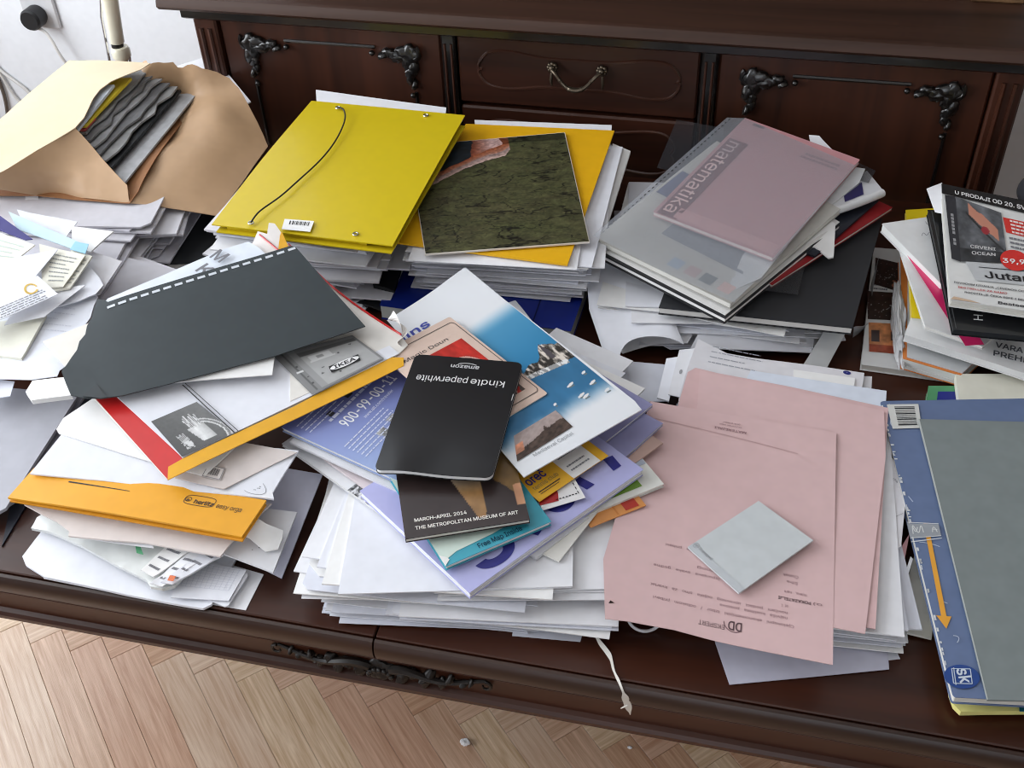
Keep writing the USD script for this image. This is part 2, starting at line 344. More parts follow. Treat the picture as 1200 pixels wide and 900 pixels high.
# ================================================================ SIDEBOARD behind the table
mah_x = wood('mahogany_x', (38, 18, 10), (66, 33, 20), .42, 'x', coat=.05, bump=.03, spec=.4)
mah_z = wood('mahogany_z', (42, 20, 11), (72, 37, 22), .42, 'z', coat=.05, bump=.03, spec=.4)
mah_top = wood('mahogany_top', (42, 26, 18), (66, 42, 31), .5, 'x', coat=.0, bump=.03, spec=.35)
ebony = plain('ebonised_wood', (16, 13, 12), .3, spec=.6, coat=.3)
mah_b = wood('mahogany_bead', (44, 24, 17), (78, 46, 34), .3, 'x', coat=.3, bump=.02)
bronze = plain('dark_bronze', (92, 82, 70), .38, metallic=.85)
SY = 1.52
sb = Thing('sideboard', 'dark mahogany sideboard with carved doors and a bronze drawer pull behind the table', 'sideboard', (-.27, 1.74, 0))
sb.part('carcass', box(-.872, .330, SY + .03, 1.955, .08, .955), mah_x)
sb.part('plinth', box(-.884, .341, SY + .01, 1.955, 0, .08, .004), mah_x)
prof = [(1.955, .957), (1.955, .984), (1.492, .984), (1.484, .981), (1.480, .976), (1.478, .968), (1.484, .962), (1.496, .957)]
sb.part('top_board', extrude_x(prof, -.915, .372), mah_top)
sb.part('moulding', extrude_x([(1.50, .957), (1.50, .944), (1.514, .936), (1.53, .936), (1.53, .957)], -.89, .347), ebony)
for xa, xb in ((-.884, -.846), (.302, .341)):
    sb.part('stile', box(xa, xb, SY, SY + .035, .08, .936, .003), mah_z)
    sb.part('fluting', cat_([tube([(x, SY - .001, .1), (x, SY - .001, .92)], .0035, 6) for x in (xa + .012, xb - .012)]), mah_z)
for xa, xb in ((-.484, -.462), (-.095, -.073)):
    sb.part('pilaster', box(xa, xb, SY + .002, SY + .035, .08, .936, .003), ebony)
    sb.part('fluting', cat_([tube([(x, SY + .002, .1), (x, SY + .002, .92)], .0022, 6) for x in (xa + .006, xb - .006)]), mah_z)
def scroll(pts, r0, r1, y=SY): return tube(spline([(x, y + d, z) for x, z, d in pts], 26), np.linspace(r0, r1, 26), 7)
def leaf_ornament(x, z, sx, sz, y, k=1.0):
    """Carved acanthus corner: two arms of overlapping leaves with bead ends."""
    ps = []
    for ax, az, n in ((1, 0, 6), (0, -1, 6)):
        for i in range(n):
            f = i / n; c = np.array([x + sx * ax * f * .052 * k + sx * (0 if ax else .004 * math.sin(i * 2.2)) * k, y - .003, z + sz * az * f * .058 * k * (1 if sz > 0 else 1) + (0 if az else .004 * math.sin(i * 2.1)) * k])
            m = trimesh.creation.icosphere(2, 1.0); r = (.0105 * (1 - f) + .0045) * k
            m.vertices *= [r * (1.25 if ax else .8), .0065, r * (1.25 if az else .8)]
            m.vertices += (meshkit.noise(m.vertices * 260 + i * 5, i)[:, None] - .5) * .0035; m.apply_translation(c); ps.append(m)
        e = trimesh.creation.icosphere(2, .0045 * k); e.apply_translation([x + sx * ax * .060 * k, y - .004, z + sz * az * .066 * k]); ps.append(e)
    th = np.linspace(0, 4.2, 24); rr = .013 * k * (1 - th / 6)
    ps.append(tube(np.c_[x - sx * .004 + sx * rr * np.cos(th + 2.2), np.full(24, y - .006), z + sz * (.004 + rr * np.sin(th + 2.2))], np.linspace(.0036, .0015, 24) * k, 7))
    return cat_(ps)
for (xa, xb) in ((-.844, -.486), (-.071, .300)):
    d = sb.part('door', box(xa, xb, SY + .008, SY + .035, .10, .934, .003), mah_z)
    fx0, fx1, fz = xa + .045, xb - .045, .905
    fr = [[(fx0 + .06, fz), (fx1 - .06, fz)], [(fx0, fz - .07), (fx0 + .002, .5), (fx0, .16), (fx1, .16), (fx1 - .002, .5), (fx1, fz - .07)]]
    sb.part('bead_frame', cat_([tube([(x, SY + .007, z) for x, z in f], .0028, 6) for f in fr]), ebony, under=d)
    sb.part('carved_corner', leaf_ornament(fx0 + .004, fz - .008, 1, 1, SY + .006), ebony, under=d)
    sb.part('carved_corner', leaf_ornament(fx1 - .004, fz - .008, -1, 1, SY + .006), ebony, under=d)
def drawer(z0, z1, pull):
    d = sb.part('drawer', box(-.459, -.098, SY + .004, SY + .035, z0, z1, .003), mah_x)
    a0, a1, b0, b1 = -.424, -.128, z0 + .028, z1 - .020; w = .004
    top = [(a0 + .012, b1 - .004), (a0 + .03, b1), (a0 + .09, b1 - .006), ((a0 + a1) / 2, b1 - .007), (a1 - .09, b1 - .006), (a1 - .03, b1), (a1 - .012, b1 - .004)]
    rt = [(a1 - .002, b1 - .014), (a1, b1 - .03), (a1 - w, (b0 + b1) / 2), (a1, b0 + .03), (a1 - .002, b0 + .012)]
    bt = [(x, b0 + b1 - z) for x, z in top[::-1]]; lf = [(a0 + a1 - x, z) for x, z in rt[::-1]]
    ring = spline([(x, SY + .004, z) for x, z in top + rt + bt + lf + [top[0]]], 150)[:-1]
    sb.part('bead_frame', tube(ring, .0026, 6, closed=True), mah_b, under=d)
    if pull:
        z = (z0 + z1) / 2 + .016; xc = -.276; h = spline([(xc - .036, SY - .010, z), (xc - .026, SY - .016, z - .008), (xc - .012, SY - .018, z - .022), (xc, SY - .019, z - .025), (xc + .012, SY - .018, z - .022), (xc + .026, SY - .016, z - .008), (xc + .036, SY - .010, z)], 40)
        r = .0026 + .0016 * np.exp(-((np.arange(40) - 19.5) / 5) ** 2) + .0009 * (np.arange(40) % 8 == 0)
        ros = []
        for sx in (-1, 1):
            for k in range(8):
                b = trimesh.creation.icosphere(1, .0035); a = k * math.pi / 4; b.apply_translation([xc + sx * .037 + .0055 * math.cos(a), SY - .001, z + .0055 * math.sin(a)]); ros.append(b)
            b = trimesh.creation.icosphere(2, .005); b.apply_translation([xc + sx * .037, SY - .004, z]); ros.append(b)
            ros.append(tube([(xc + sx * .038, SY, z - .006), (xc + sx * .039, SY - .002, z - .020), (xc + sx * .038, SY - .001, z - .030)], [.0022, .003, .001], 6))
        sb.part('pull', cat_([tube(h, r, 8)] + ros), bronze, label='curved bronze bail pull with rosettes', under=d)
drawer(.826, .934, True); drawer(.70, .820, False); drawer(.12, .694, False)
sb.part('hutch', cat_([box(-.80, .255, 1.655, 1.955, .984, 1.9, .004)]), mah_z)
sb.part('hutch_column', cat_([box(.262, .335, 1.63, 1.70, .984, 1.006, .003)] + [tube([(.27 + .0105 * k, 1.632, 1.006), (.27 + .0105 * k, 1.632, 1.85)], .006, 8) for k in range(6)]), wood('column_oak', (84, 58, 36), (128, 96, 64), .5, 'z'))

# ================================================================ TABLE
mah_t = wood('table_mahogany', (44, 19, 9), (66, 31, 16), .38, 'x', coat=.03, bump=.02, spec=.4)
mah_d = wood('table_moulding', (36, 19, 12), (56, 33, 23), .4, 'x', coat=.06, bump=.02, spec=.45)
TX0, TX1, SEAM, FY = -1.42, .86, -.303, .595
tb = Thing('table', 'long dark mahogany table with moulded edge and carved apron, covered in papers', 'table', (-.28, 1.05, 0))
for xa, xb in ((TX0, SEAM - .0009), (SEAM + .0009, TX1)):
    tb.part('table_leaf', box(xa + .0, xb, FY, 1.475, .722, .75, .0012), mah_t)
    edge = [(FY - .0012, .7478), (FY - .0028, .7490), (FY - .0058, .7478), (FY - .0084, .7440), (FY - .0096, .7385), (FY - .0096, .7320), (FY - .0080, .7250), (FY - .0050, .7200), (FY - .0012, .7172)]
    tb.part('edge_moulding', extrude_x(edge, xa, xb), mah_d)
ap = [(FY + .02, .7165), (FY + .001, .7165), (FY - .001, .7125), (FY + .001, .7085), (FY + .001, .6825), (FY - .0035, .6805), (FY - .0060, .6765), (FY - .0055, .6705), (FY + .002, .668), (FY + .02, .668)]
tb.part('apron', extrude_x(ap, TX0 + .03, TX1 - .03), mah_t)
tb.part('apron', box(TX0 + .03, TX1 - .03, 1.44, 1.46, .668, .7215, .002), mah_t)
for x in (TX0 + .03, TX1 - .05): tb.part('apron', box(x, x + .02, FY + .021, 1.439, .668, .7215, .002), mah_t)
for x in (TX0 + .09, TX1 - .09):
    for y in (FY + .085, 1.38):
        tb.part('leg', lathe([(0, 0), (.024, 0), (.028, .02), (.018, .05), (.022, .2), (.036, .4), (.04, .52), (.028, .58), (.036, .62), (.036, .7215), (0, .7215)], (x, y, 0), 20), mah_z)
def apron_carving():
    ps = []; c = SEAM; y = FY + .0005
    for sx in (-1, 1):
        ps.append(scroll([(c + sx * .012, .700, -.006), (c + sx * .035, .706, -.009), (c + sx * .058, .698, -.008), (c + sx * .084, .700, -.006), (c + sx * .108, .707, -.004)], .0050, .0018, FY + .004))
        th = np.linspace(0, 5.0, 26); rr = .0075 * (1 - th / 7)
        ps.append(tube(np.c_[c + sx * (.108 + rr * np.sin(th)), np.full(26, y - .003), .7015 + rr * np.cos(th)], np.linspace(.0020, .0010, 26), 7))
        for i, (dx, z, r) in enumerate(((.022, .692, .010), (.034, .700, .009), (.045, .690, .0085), (.052, .703, .008), (.064, .694, .0075), (.073, .702, .006), (.086, .698, .005), (.094, .703, .004))):
            m = trimesh.creation.icosphere(2, 1.0); m.vertices *= [r * .7, .0045, r * .95]; m.vertices += (meshkit.noise(m.vertices * 300 + i * 3 + sx, i)[:, None] - .5) * .005; m.apply_translation([c + sx * dx, y - .002, z]); ps.append(m)
    m = trimesh.creation.icosphere(3, 1.0); m.vertices *= [.015, .006, .016]; m.vertices += (meshkit.noise(m.vertices * 210, 2)[:, None] - .5) * .006; m.apply_translation([c, y, .696]); ps.append(m)
    for k in range(7):
        a = math.pi * (k + .5) / 7; b = trimesh.creation.icosphere(1, .0032); b.apply_translation([c + .012 * math.cos(a), y - .005, 0.689 + .011 * math.sin(a)]); ps.append(b)
    return cat_(ps)
tb.part('carving', apron_carving(), plain('carved_dark', (20, 14, 11), .45, spec=.4), label='black carved leaf and shell ornament at the middle of the apron')

# ================================================================ wall socket, cables, desk lamp behind the papers
sk = Thing('wall_socket', 'grey socket plate with black round plug on the back wall', 'socket', (-1.465, Y1, .74))
c = np.array((-1.5027, 1.985, .7082))
sk.part('plate', box(c[0] - .036, c[0] + .044, Y1 - .008, Y1, c[2] - .03, c[2] + .06, .003), paper((200, 200, 202)))
sk.part('plug', lathe([(0, 0), (.021, 0), (.0225, .004), (.0225, .030), (.019, .036), (0, .036)], c + [0, -.008, 0], 28, (0, -1, 0)), plain('black_plastic', (22, 22, 24), .45))
cb = plain('white_cable', (214, 212, 208), .5)
p0, p1 = np.array((-1.4887, 1.985, .685)), np.array((-1.4482, 1.985, .6))
solo('plug_cable', tube(spline([c + [.004, -.03, -.02], p0 + [0, -.03, 0], (p0 + p1) / 2 + [.006, -.035, -.004], p1 + [0, -.03, 0], p1 + [.06, -.06, -.14]], 40), .0033, 8), cb, 'white cable hanging from the black wall plug', 'cable')
for k, (pts, r, m, lab) in enumerate(((((-1.6308, 1.985, .6529), (-1.6258, 1.985, .5548), (-1.5886, 1.985, .5169), (-1.5816, 1.985, .4885), (-1.5702, 1.985, .4344)), .0035, cb, 'pale cable against the back wall, upper of the three at the left edge'),
                                      (((-1.6581, 1.985, .5924), (-1.6428, 1.985, .5433), (-1.6234, 1.985, .4975), (-1.5921, 1.985, .4708), (-1.5627, 1.985, .4564)), .003, cb, 'pale cable against the back wall, middle of the three at the left edge'),
                                      (((-1.6604, 1.985, .5643), (-1.6573, 1.985, .5217), (-1.6647, 1.985, .4731), (-1.6806, 1.985, .4245), (-1.7196, 1.985, .3319)), .004, plain('brown_cable', (96, 88, 80), .5), 'brown-grey cable against the back wall, darkest of the three at the left edge'))):
    solo('wall_cable', tube(spline([np.array(p) + [0, -.006, 0] for p in pts], 30), r, 6), m, lab, 'cable')
enamel = plain('cream_enamel', (228, 222, 200), .35, coat=.3); chrome = plain('chrome', (210, 210, 212), .18, metallic=1.0)
lp = Thing('desk_lamp', 'cream jointed desk lamp arm rising behind the brown envelope', 'lamp', (-1.14, 1.62, 0))
LY = 1.60
a0, a1, j = np.array((-1.0681, 1.6, .9621)), np.array((-1.0808, 1.6, .8465)), np.array((-1.0785, 1.6, .8299)); dirv = (a1 - a0) / np.linalg.norm(a1 - a0)
lp.part('arm', tube([a0 + dirv * t for t in np.linspace(-.5, np.linalg.norm(a1 - a0), 30)], np.r_[np.full(24, .0148), np.linspace(.0146, .0125, 6)], 14), enamel)
lp.part('collar', tube([a1, a1 + dirv * .006, a1 + dirv * .010], [.010, .0102, .010], 12), plain('dark_steel', (60, 58, 56), .35, metallic=.8))
lp.part('joint', lathe([(0, -.012), (.0125, -.012), (.0155, -.007), (.016, .004), (.0135, .010), (0, .011)], j + [0, 0, -.002], 24), enamel)
lp.part('rod', tube([np.array((-1.0731, 1.6, .9758)), np.array((-1.0966, 1.6, .8888)), np.array((-1.1056, 1.6, .8062))], .0022, 8), chrome)
lp.part('rod', tube([np.array((-1.0641, 1.6, .8217)), np.array((-1.0669, 1.6, .806))], .0022, 8), chrome)
lp.part('stem', tube([j + [.002, 0, -.012], np.array([j[0] + .002, LY, .03])], .006, 10), chrome)
lp.part('foot', lathe([(0, 0), (.08, 0), (.085, .006), (.08, .022), (.02, .03), (0, .03)], (j[0], LY, 0), 32), enamel)

# ================================================================ PAPERS: shared helpers
TZ = .75
def RQ(p0, p1, d, lift=0.0):
    """Rectangle from its bottom edge p0 -> p1, d deep to the left of that direction."""
    p0, p1 = np.asarray(p0, float), np.asarray(p1, float); t = p1 - p0; n = np.array([-t[1], t[0], 0]) / np.hypot(t[0], t[1]) * d + [0, 0, lift]
    return [p0, p1, p1 + n, p0 + n]
def RL(tl, bl, d, lift=0.0):
    """Rectangle from its left edge, top left -> bottom left, d wide to the right of the face."""
    tl, bl = np.asarray(tl, float), np.asarray(bl, float); t = bl - tl; n = np.array([-t[1], t[0], 0]) / np.hypot(t[0], t[1]) * d + [0, 0, lift]
    return [bl, bl + n, tl + n, tl]
papers = [paper(c, rough=.62, spec=.25, mottle=.03) for c in ((228, 228, 232), (222, 223, 230), (232, 231, 230), (214, 216, 226), (218, 218, 222))]
greys = [paper(c, rough=.65, spec=.25, mottle=.04) for c in ((200, 198, 204), (208, 206, 212), (192, 190, 198), (214, 212, 216))]
def stack(label, group, p0, p1, h0, h1, n, depth=.297, w=None, jit=.006, ang=2.0, mats=None, field=.004, seed=0, name='paper_sheet', fill=.72, hold=0.0, back=0.0, dog=.25, low=False, top=False):
    """n sheets lying on one another, front edge near p0 -> p1, from h0 to h1 above the table. Sheets follow one common wave that grows upwards, so none cuts another."""
    r = np.random.default_rng(seed); p0, p1 = np.asarray(p0, float), np.asarray(p1, float)
    a0 = math.atan2(p1[1] - p0[1], p1[0] - p0[0]); W = w or np.hypot(*(p1 - p0)[:2]); mats = mats or papers
    gap = (h1 - h0) / n
    for i in range(n):
        f = (i + .5) / n; a = a0 + math.radians(r.normal(0, ang)); ww, dd = W * r.uniform(.985, 1.0), depth * r.uniform(.985, 1.0)
        P = sbox(-ww / 2, 0, ww / 2, dd)
        if r.random() < dog:
            k = r.uniform(.006, .02); c = [(-ww / 2, 0), (ww / 2, 0), (ww / 2, dd), (-ww / 2, dd)][r.integers(4)]; P = P.difference(Point(c).buffer(k, quad_segs=1))
        P = affinity.translate(affinity.rotate(P, math.degrees(a), origin=(0, dd / 2)), (p0[0] + p1[0]) / 2 + r.normal(0, jit) - math.sin(a0) * (back + r.normal(0, jit)), (p0[1] + p1[1]) / 2 + math.cos(a0) * (back + r.normal(0, jit)) )
        z = TZ + h0 + gap * (i + 1)
        def pt(xy, z=z, f=f):
            wv = meshkit.fbm(np.c_[xy * 11, np.full(len(xy), seed * 2.3)], 2, seed) - .5
            return np.c_[xy, z + field * f * 2 * wv + (0 if hold else 0)]
        lab = label
        if low and i < 3: lab = label.replace('in the middle layers', ('lowest of all', 'second from the bottom', 'third from the bottom')[i])
        if top and i > n - 4: lab = label.replace('in the middle layers', ('topmost of all', 'second from the top', 'third from the top')[n - 1 - i])
        solo(name, prism(P, pt, gap * fill * r.uniform(.6, 1), .03), mats[r.integers(len(mats))], lab, 'paper', None if lab != label else group, smooth=False)

# ================================================================ BACK LEFT: heap under the brown envelope
navy_dark = paper((20, 22, 34), rough=.5); black_card = paper((26, 28, 30), rough=.5, spec=.4)
L = 'grey-white sheet, in the middle layers, in the heap below the brown envelope'; G = 'sheets under the brown envelope'
stack(L, G, (-1.1006, 1.0872, .75), (-.7845, 1.1171, .75), 0.0, .040, 9, .297, jit=.010, ang=4, mats=greys, seed=21, field=.003, low=True)
stack(L, G, (-1.0433, 1.0664, .79), (-.8001, 1.0936, .79), .041, .083, 11, .297, jit=.009, ang=5, mats=greys, seed=22, field=.003, top=True)
sheet('loose_sheet', 'grey sheet sticking out low at the right end of the heap under the brown envelope', 'paper', RQ((-.8688, 1.0451, .762), (-.7505, 1.1063, .762), .21), greys[1], t=.004)
bb, s = booklet('black_folder', 'black folder lying in shadow between the brown envelope heap and the yellow elastic folder', 'folder', RQ((-.7961, 1.096, .772), (-.692, 1.1269, .772), .26), .02, black_card, layers=1)

# ---- the brown envelope: gusseted, its mouth open toward the right
kraft = paper((186, 152, 118), rough=.5, spec=.4, coat=.08, mottle=.03); kraft_in = paper((150, 104, 68), rough=.6, mottle=.03); kraft_l = paper((210, 190, 158), rough=.45, spec=.45, coat=.1, mottle=.02)
en = Thing('paper_envelope', 'big brown paper envelope with gaping mouth stuffed with newspapers', 'envelope', (-.80, 1.12, .85))
def patch(loop, extra=(), t=.0012, wave=.0018, ws=26, seed=1, res=.012, axis=None):
    """Thin solid through a loop of 3-D points, crumpled a little; it may stand at any angle."""
    P = np.asarray(loop, float); c = P.mean(0); U, S, Vt_ = np.linalg.svd(P - c); ex, ey, ez = Vt_
    if axis is not None: ez = np.array(axis, float) / np.linalg.norm(axis); ex = ex - ez * (ex @ ez); ex /= np.linalg.norm(ex)
    if ez[2] < 0: ez = -ez
    ey = np.cross(ez, ex); R3 = np.array([ex, ey, ez]); E = np.vstack([P, np.asarray(extra, float).reshape(-1, 3)]) if len(extra) else P
    L3 = (E - c) @ R3.T; rb = RBFInterpolator(L3[:, :2] * 5, L3[:, 2], kernel='thin_plate_spline', degree=1, smoothing=1e-7)
    def pt(xy):
        z = rb(xy * 5) + wave * 2 * (meshkit.fbm(np.c_[xy * ws, np.full(len(xy), seed * 1.7)], 4, seed) - .5)
        return np.c_[xy, z]
    pg = Polygon(L3[:len(P), :2])
    if not pg.is_valid: pg = max(getattr(pg.buffer(0), 'geoms', [pg.buffer(0)]), key=lambda g: g.area)
    m = prism(pg, pt, t, res); m.vertices = m.vertices @ R3 + c; return m
def dense(pts, n=8, closed=False):
    return [tuple(p) for p in spline(pts, n)]
mouth_top = dense([(-.8942, 1.3912, .92), (-.9075, 1.3483, .922), (-.9293, 1.323, .918), (-.925, 1.2664, .915), (-.9199, 1.2107, .908)], 9)
en.part('cover', patch([(-1.0568, 1.4278, .895), (-.971, 1.4092, .91)] + mouth_top + [(-.9496, 1.1588, .9), (-.9848, 1.0894, .89), (-1.0712, 1.1046, .88), (-1.059, 1.1724, .89)], seed=3, wave=.0016, axis=(-.15, -.3, .9)), kraft_l)
en.part('gusset', patch([(-.9206, 1.2116, .9075), (-.8795, 1.191, .878), (-.8306, 1.1618, .856), (-.8238, 1.1462, .838), (-.8892, 1.1447, .84), (-.9614, 1.1388, .84), (-1.0368, 1.128, .84), (-1.0848, 1.1196, .84), (-1.0705, 1.1034, .8795), (-.9842, 1.0882, .8895), (-.949, 1.1574, .8995)], [(-.9351, 1.1506, .868), (-.8904, 1.1616, .866)], seed=5, wave=.0022, ws=60, res=.008, axis=(.1, -.75, .65)), kraft)
en.part('base', patch([(-.8233, 1.1455, .8385), (-.962, 1.1395, .8395), (-1.0855, 1.1203, .8395), (-1.1175, 1.26, .85), (-1.1028, 1.4936, .855), (-.9659, 1.4849, .862), (-.8394, 1.3749, .854), (-.8179, 1.1642, .8465)], seed=6, wave=.0008, axis=(0, 0, 1)), kraft_in)
flap = [(-.8249, 1.1479, .8375), (-.8315, 1.1599, .845)] + dense([(-.854, 1.2237, .8455), (-.9062, 1.3303, .845), (-.9594, 1.4101, .853), (-.951, 1.4299, .878), (-.9079, 1.4074, .91)], 12) + dense([(-.8932, 1.4127, .912), (-.8783, 1.4165, .912), (-.8493, 1.4179, .908), (-.825, 1.4242, .9), (-.8031, 1.4368, .886), (-.7604, 1.4089, .86), (-.7344, 1.3824, .838), (-.7112, 1.3542, .82)], 12) + [(-.7149, 1.2668, .812), (-.7171, 1.1831, .806), (-.7704, 1.1659, .822)]
en.part('flap', patch(flap, [(-.7884, 1.2702, .85), (-.7896, 1.3627, .866), (-.8837, 1.4203, .854), (-.8448, 1.3889, .859), (-.8793, 1.3604, .8455), (-.8658, 1.2993, .8445), (-.8109, 1.2217, .8455), (-.8356, 1.3116, .8475)], seed=8, wave=.0022, ws=22, res=.010, axis=(.3, -.2, .9)), kraft)
def inner(name, lab, cat, p0, p1, thick, m, rise, dx=.14, seed=0, ragged=0.0):
    """Slab standing in the envelope: its edge p0 -> p1 looks out of the mouth; it goes back into the envelope by dx."""
    p0, p1 = np.asarray(p0, float), np.asarray(p1, float); e = p1 - p0; n = np.array([-e[1], e[0], 0]); n /= np.linalg.norm(n); n = n * dx + [0, 0, rise]
    r = np.random.default_rng(seed); k = 9 if ragged else 2
    edge = [p0 + e * q - n / dx * ragged * r.uniform(-1, 1) * (0 < q < 1) for q in np.linspace(0, 1, k)]
    s = Surf([p0, p1, p1 + n, p0 + n], t=thick, outline=edge + [p1 + n, p0 + n] if ragged else None); solo(name, s.solid(), m, lab, cat)
    return s
news = [paper(c, rough=.8, spec=.15, mottle=.14) for c in ((150, 150, 150), (132, 132, 134), (164, 164, 166), (120, 120, 122))]
inner('booklet', 'pale blue-white booklet edge at the top of the stuffing in the brown envelope', 'booklet', (-.9239, 1.2201, .9), (-.9244, 1.3333, .912), .004, paper((214, 222, 232)), -.010, .08)
inner('booklet', 'yellow booklet just under the pale one in the mouth of the brown envelope', 'booklet', (-.9255, 1.2415, .895), (-.9159, 1.3669, .907), .004, paper((232, 208, 60)), -.010, .08)
inner('booklet', 'small pink-red booklet edge below the yellow one in the brown envelope', 'booklet', (-.9266, 1.2382, .89), (-.9235, 1.2663, .894), .003, paper((190, 84, 84)), -.008, .06)
for i, (a, b, lab) in enumerate((((-.9229, 1.2345, .887), (-.9108, 1.4178, .898), 'uppermost folded newspaper in the envelope mouth'), ((-.913, 1.2258, .882), (-.9036, 1.4121, .893), 'second newspaper from the top in the envelope mouth'),
                                 ((-.9026, 1.2163, .8775), (-.89, 1.4053, .889), 'third newspaper from the top in the envelope mouth'), ((-.8899, 1.2051, .873), (-.8777, 1.4033, .884), 'fourth newspaper from the top in the envelope mouth'),
                                 ((-.878, 1.1977, .869), (-.8666, 1.404, .879), 'crumpled grey newspaper just above the black magazine in the envelope mouth'))):
    inner('newspaper', lab, 'newspaper', a, b, 0.0030, news[i % 4], -.010, .08, seed=i + 3, ragged=.006)
inner('magazine', 'black magazine edge low in the mouth of the brown envelope', 'magazine', (-.8667, 1.1905, .8635), (-.8621, 1.4036, .874), .004, black_card, -.010, .08)
inner('newspaper', 'grey newspaper lying lowest in the mouth of the brown envelope', 'newspaper', (-.8363, 1.1659, .857), (-.8401, 1.4099, .867), .003, news[2], -.010, .08)
sheet('loose_sheet', 'white sheet sticking out behind the brown envelope beside the sideboard', 'paper', [(-.7994, 1.4013, .838), (-.7752, 1.4497, .838), (-.9012, 1.5879, .842), (-.9443, 1.5366, .842)], papers[0], t=.002)
sheet('paper_tab', 'narrow white paper tab hanging below the left part of the brown envelope', 'paper', [(-.965, 1.1093, .828), (-.9461, 1.1104, .828), (-.9657, 1.1505, .8365), (-.9849, 1.1494, .8365)], papers[0], t=.001)

# ================================================================ BACK: yellow elastic folder on its pile
L = 'white sheet, in the middle layers, in the pile under the yellow elastic folder'; G = 'sheets under the yellow elastic folder'
stack(L, G, (-.6699, 1.1058, .75), (-.4682, 1.1002, .75), 0.0, .045, 10, .297, w=.21, jit=.012, ang=5, mats=greys + papers[:2], seed=31, low=True)
stack(L, G, (-.6589, 1.0801, .795), (-.4625, 1.0852, .795), .046, .112, 16, .297, w=.212, jit=.011, ang=4, mats=greys + papers[:2], seed=32, top=True)
sheet('loose_sheet', 'grey-white sheet poking out at the right front corner under the yellow elastic folder', 'paper', RQ((-.6032, 1.0491, .816), (-.4469, 1.071, .81), .2), greys[3], t=.003, wave=.003)
sheet('loose_sheet', 'white sheet sticking out behind the top edge of the yellow elastic folder', 'paper', [(-.6336, 1.375, .866), (-.4404, 1.3685, .866), (-.4532, 1.4283, .866), (-.663, 1.4476, .868)], papers[0], t=.003)
yel = paper((202, 178, 20), rough=.38, spec=.5, coat=.12, mottle=.02); yel_d = paper((192, 168, 22), rough=.4, mottle=.02)
q = [(-.6538, 1.0584, .88), (-.4157, 1.0534, .88), (-.4124, 1.3846, .88), (-.6465, 1.3908, .88)]
fo = Thing('elastic_folder', 'bright yellow card folder with black elastic cord lying on the back pile', 'folder', (-.53, 1.22, .865))
s = Surf(q, t=.0014, extra=[(-.6474, 1.216, .8835), (-.5404, 1.2054, .882)], res=.02); fo.part('front_board', s.solid(), yel)
s2_ = Surf([p - np.array([0, 0, .007]) for p in map(np.array, RQ((-.6471, 1.0537, .88), (-.416, 1.0479, .88), .32))], t=.0014, res=.03); fo.part('back_board', s2_.solid(), yel_d)
fo.part('lip', patch([(-.6337, 1.0589, .8782), (-.4488, 1.0548, .8782), (-.4516, 1.0606, .8715), (-.634, 1.0613, .8715)], wave=0, t=.001), yel_d)
fo.part('spine', patch([(-.6549, 1.0624, .8785), (-.6471, 1.3936, .8785), (-.651, 1.4023, .871), (-.6586, 1.0694, .871)], wave=0, t=.001), yel_d)
eye = plain('nickel', (200, 200, 200), .25, metallic=1.0); cordm = plain('black_elastic', (18, 18, 20), .7)
for p in ((-.5978, 1.3705, .8836), (-.6035, 1.0656, .8836), (-.4674, 1.0678, .8816), (-.4668, 1.3726, .8816)):
    th = np.linspace(0, 2 * np.pi, 16, endpoint=False); fo.part('eyelet', tube(np.array(p) + np.c_[.0032 * np.cos(th), .0032 * np.sin(th), np.zeros(16)], .0009, 6, closed=True), eye)
cord = spline([(-.5983, 1.3716, .883), (-.5881, 1.3629, .887), (-.5763, 1.3424, .888), (-.5697, 1.3144, .8875), (-.5659, 1.2653, .887), (-.5703, 1.2073, .887), (-.5793, 1.1621, .887), (-.5908, 1.1142, .887), (-.5998, 1.0884, .887), (-.6022, 1.0718, .886), (-.604, 1.0664, .883)], 60)
fo.part('elastic_cord', tube(cord, .0011, 7), cordm)
lb = Surf([(-.5601, 1.059, .8835), (-.5232, 1.0602, .8832), (-.5269, 1.0836, .8832), (-.565, 1.0813, .8835)], t=.0003); k = fo.part('label_sticker', lb.solid(), paper((232, 232, 230)))
fo.part('barcode', bars(lb, [(.3 + .045 * i, .5, .3 + .045 * i + (.012 if i % 3 else .028), .85) for i in range(13)] + [(.2, .5, .24, .85)]), paper((30, 30, 30)), under=k)

# ================================================================ BACK CENTRE: bark picture on its pile
blue = paper((18, 38, 128), rough=.35, spec=.5, coat=.2, mottle=.02)
bnd, s = booklet('ring_binder', 'royal blue binder lying flat under the back centre paper pile', 'binder', [(-.4501, 1.0706, .772), (-.1992, 1.0638, .772), (-.1924, 1.2598, .772), (-.4747, 1.259, .772)], .022, blue, paper((190, 190, 186)))
bnd.part('hinge_groove', strokes(s, [[(.80, .0), (.80, 1.0)]], .0018), paper((10, 20, 70)))
sheet('black_sleeve', 'crumpled black plastic sleeve left of the blue binder', 'sleeve', [(-.5063, 1.0847, .762), (-.4509, 1.0737, .764), (-.4414, 1.1409, .766), (-.5018, 1.1485, .764)], black_card, t=.003, wave=.004, wscale=40, seed=4, res=.006)
sheet('wallet', 'black wallet with torn edges standing out beside the sheets under the bark picture', 'wallet', [(-.469, 1.1029, .78), (-.439, 1.0987, .776), (-.4425, 1.1427, .784), (-.4761, 1.1586, .784)], black_card, t=.006, wave=.003, wscale=60, seed=6, res=.006)
L = 'white sheet, in the middle layers, in the back centre pile under the bark picture'; G = 'sheets under the bark picture'
stack(L, G, (-.3981, 1.1079, .772), (-.2259, 1.1228, .772), .0225, .05, 9, .297, w=.211, jit=.006, ang=2.5, mats=papers, seed=41, field=.002, low=True)
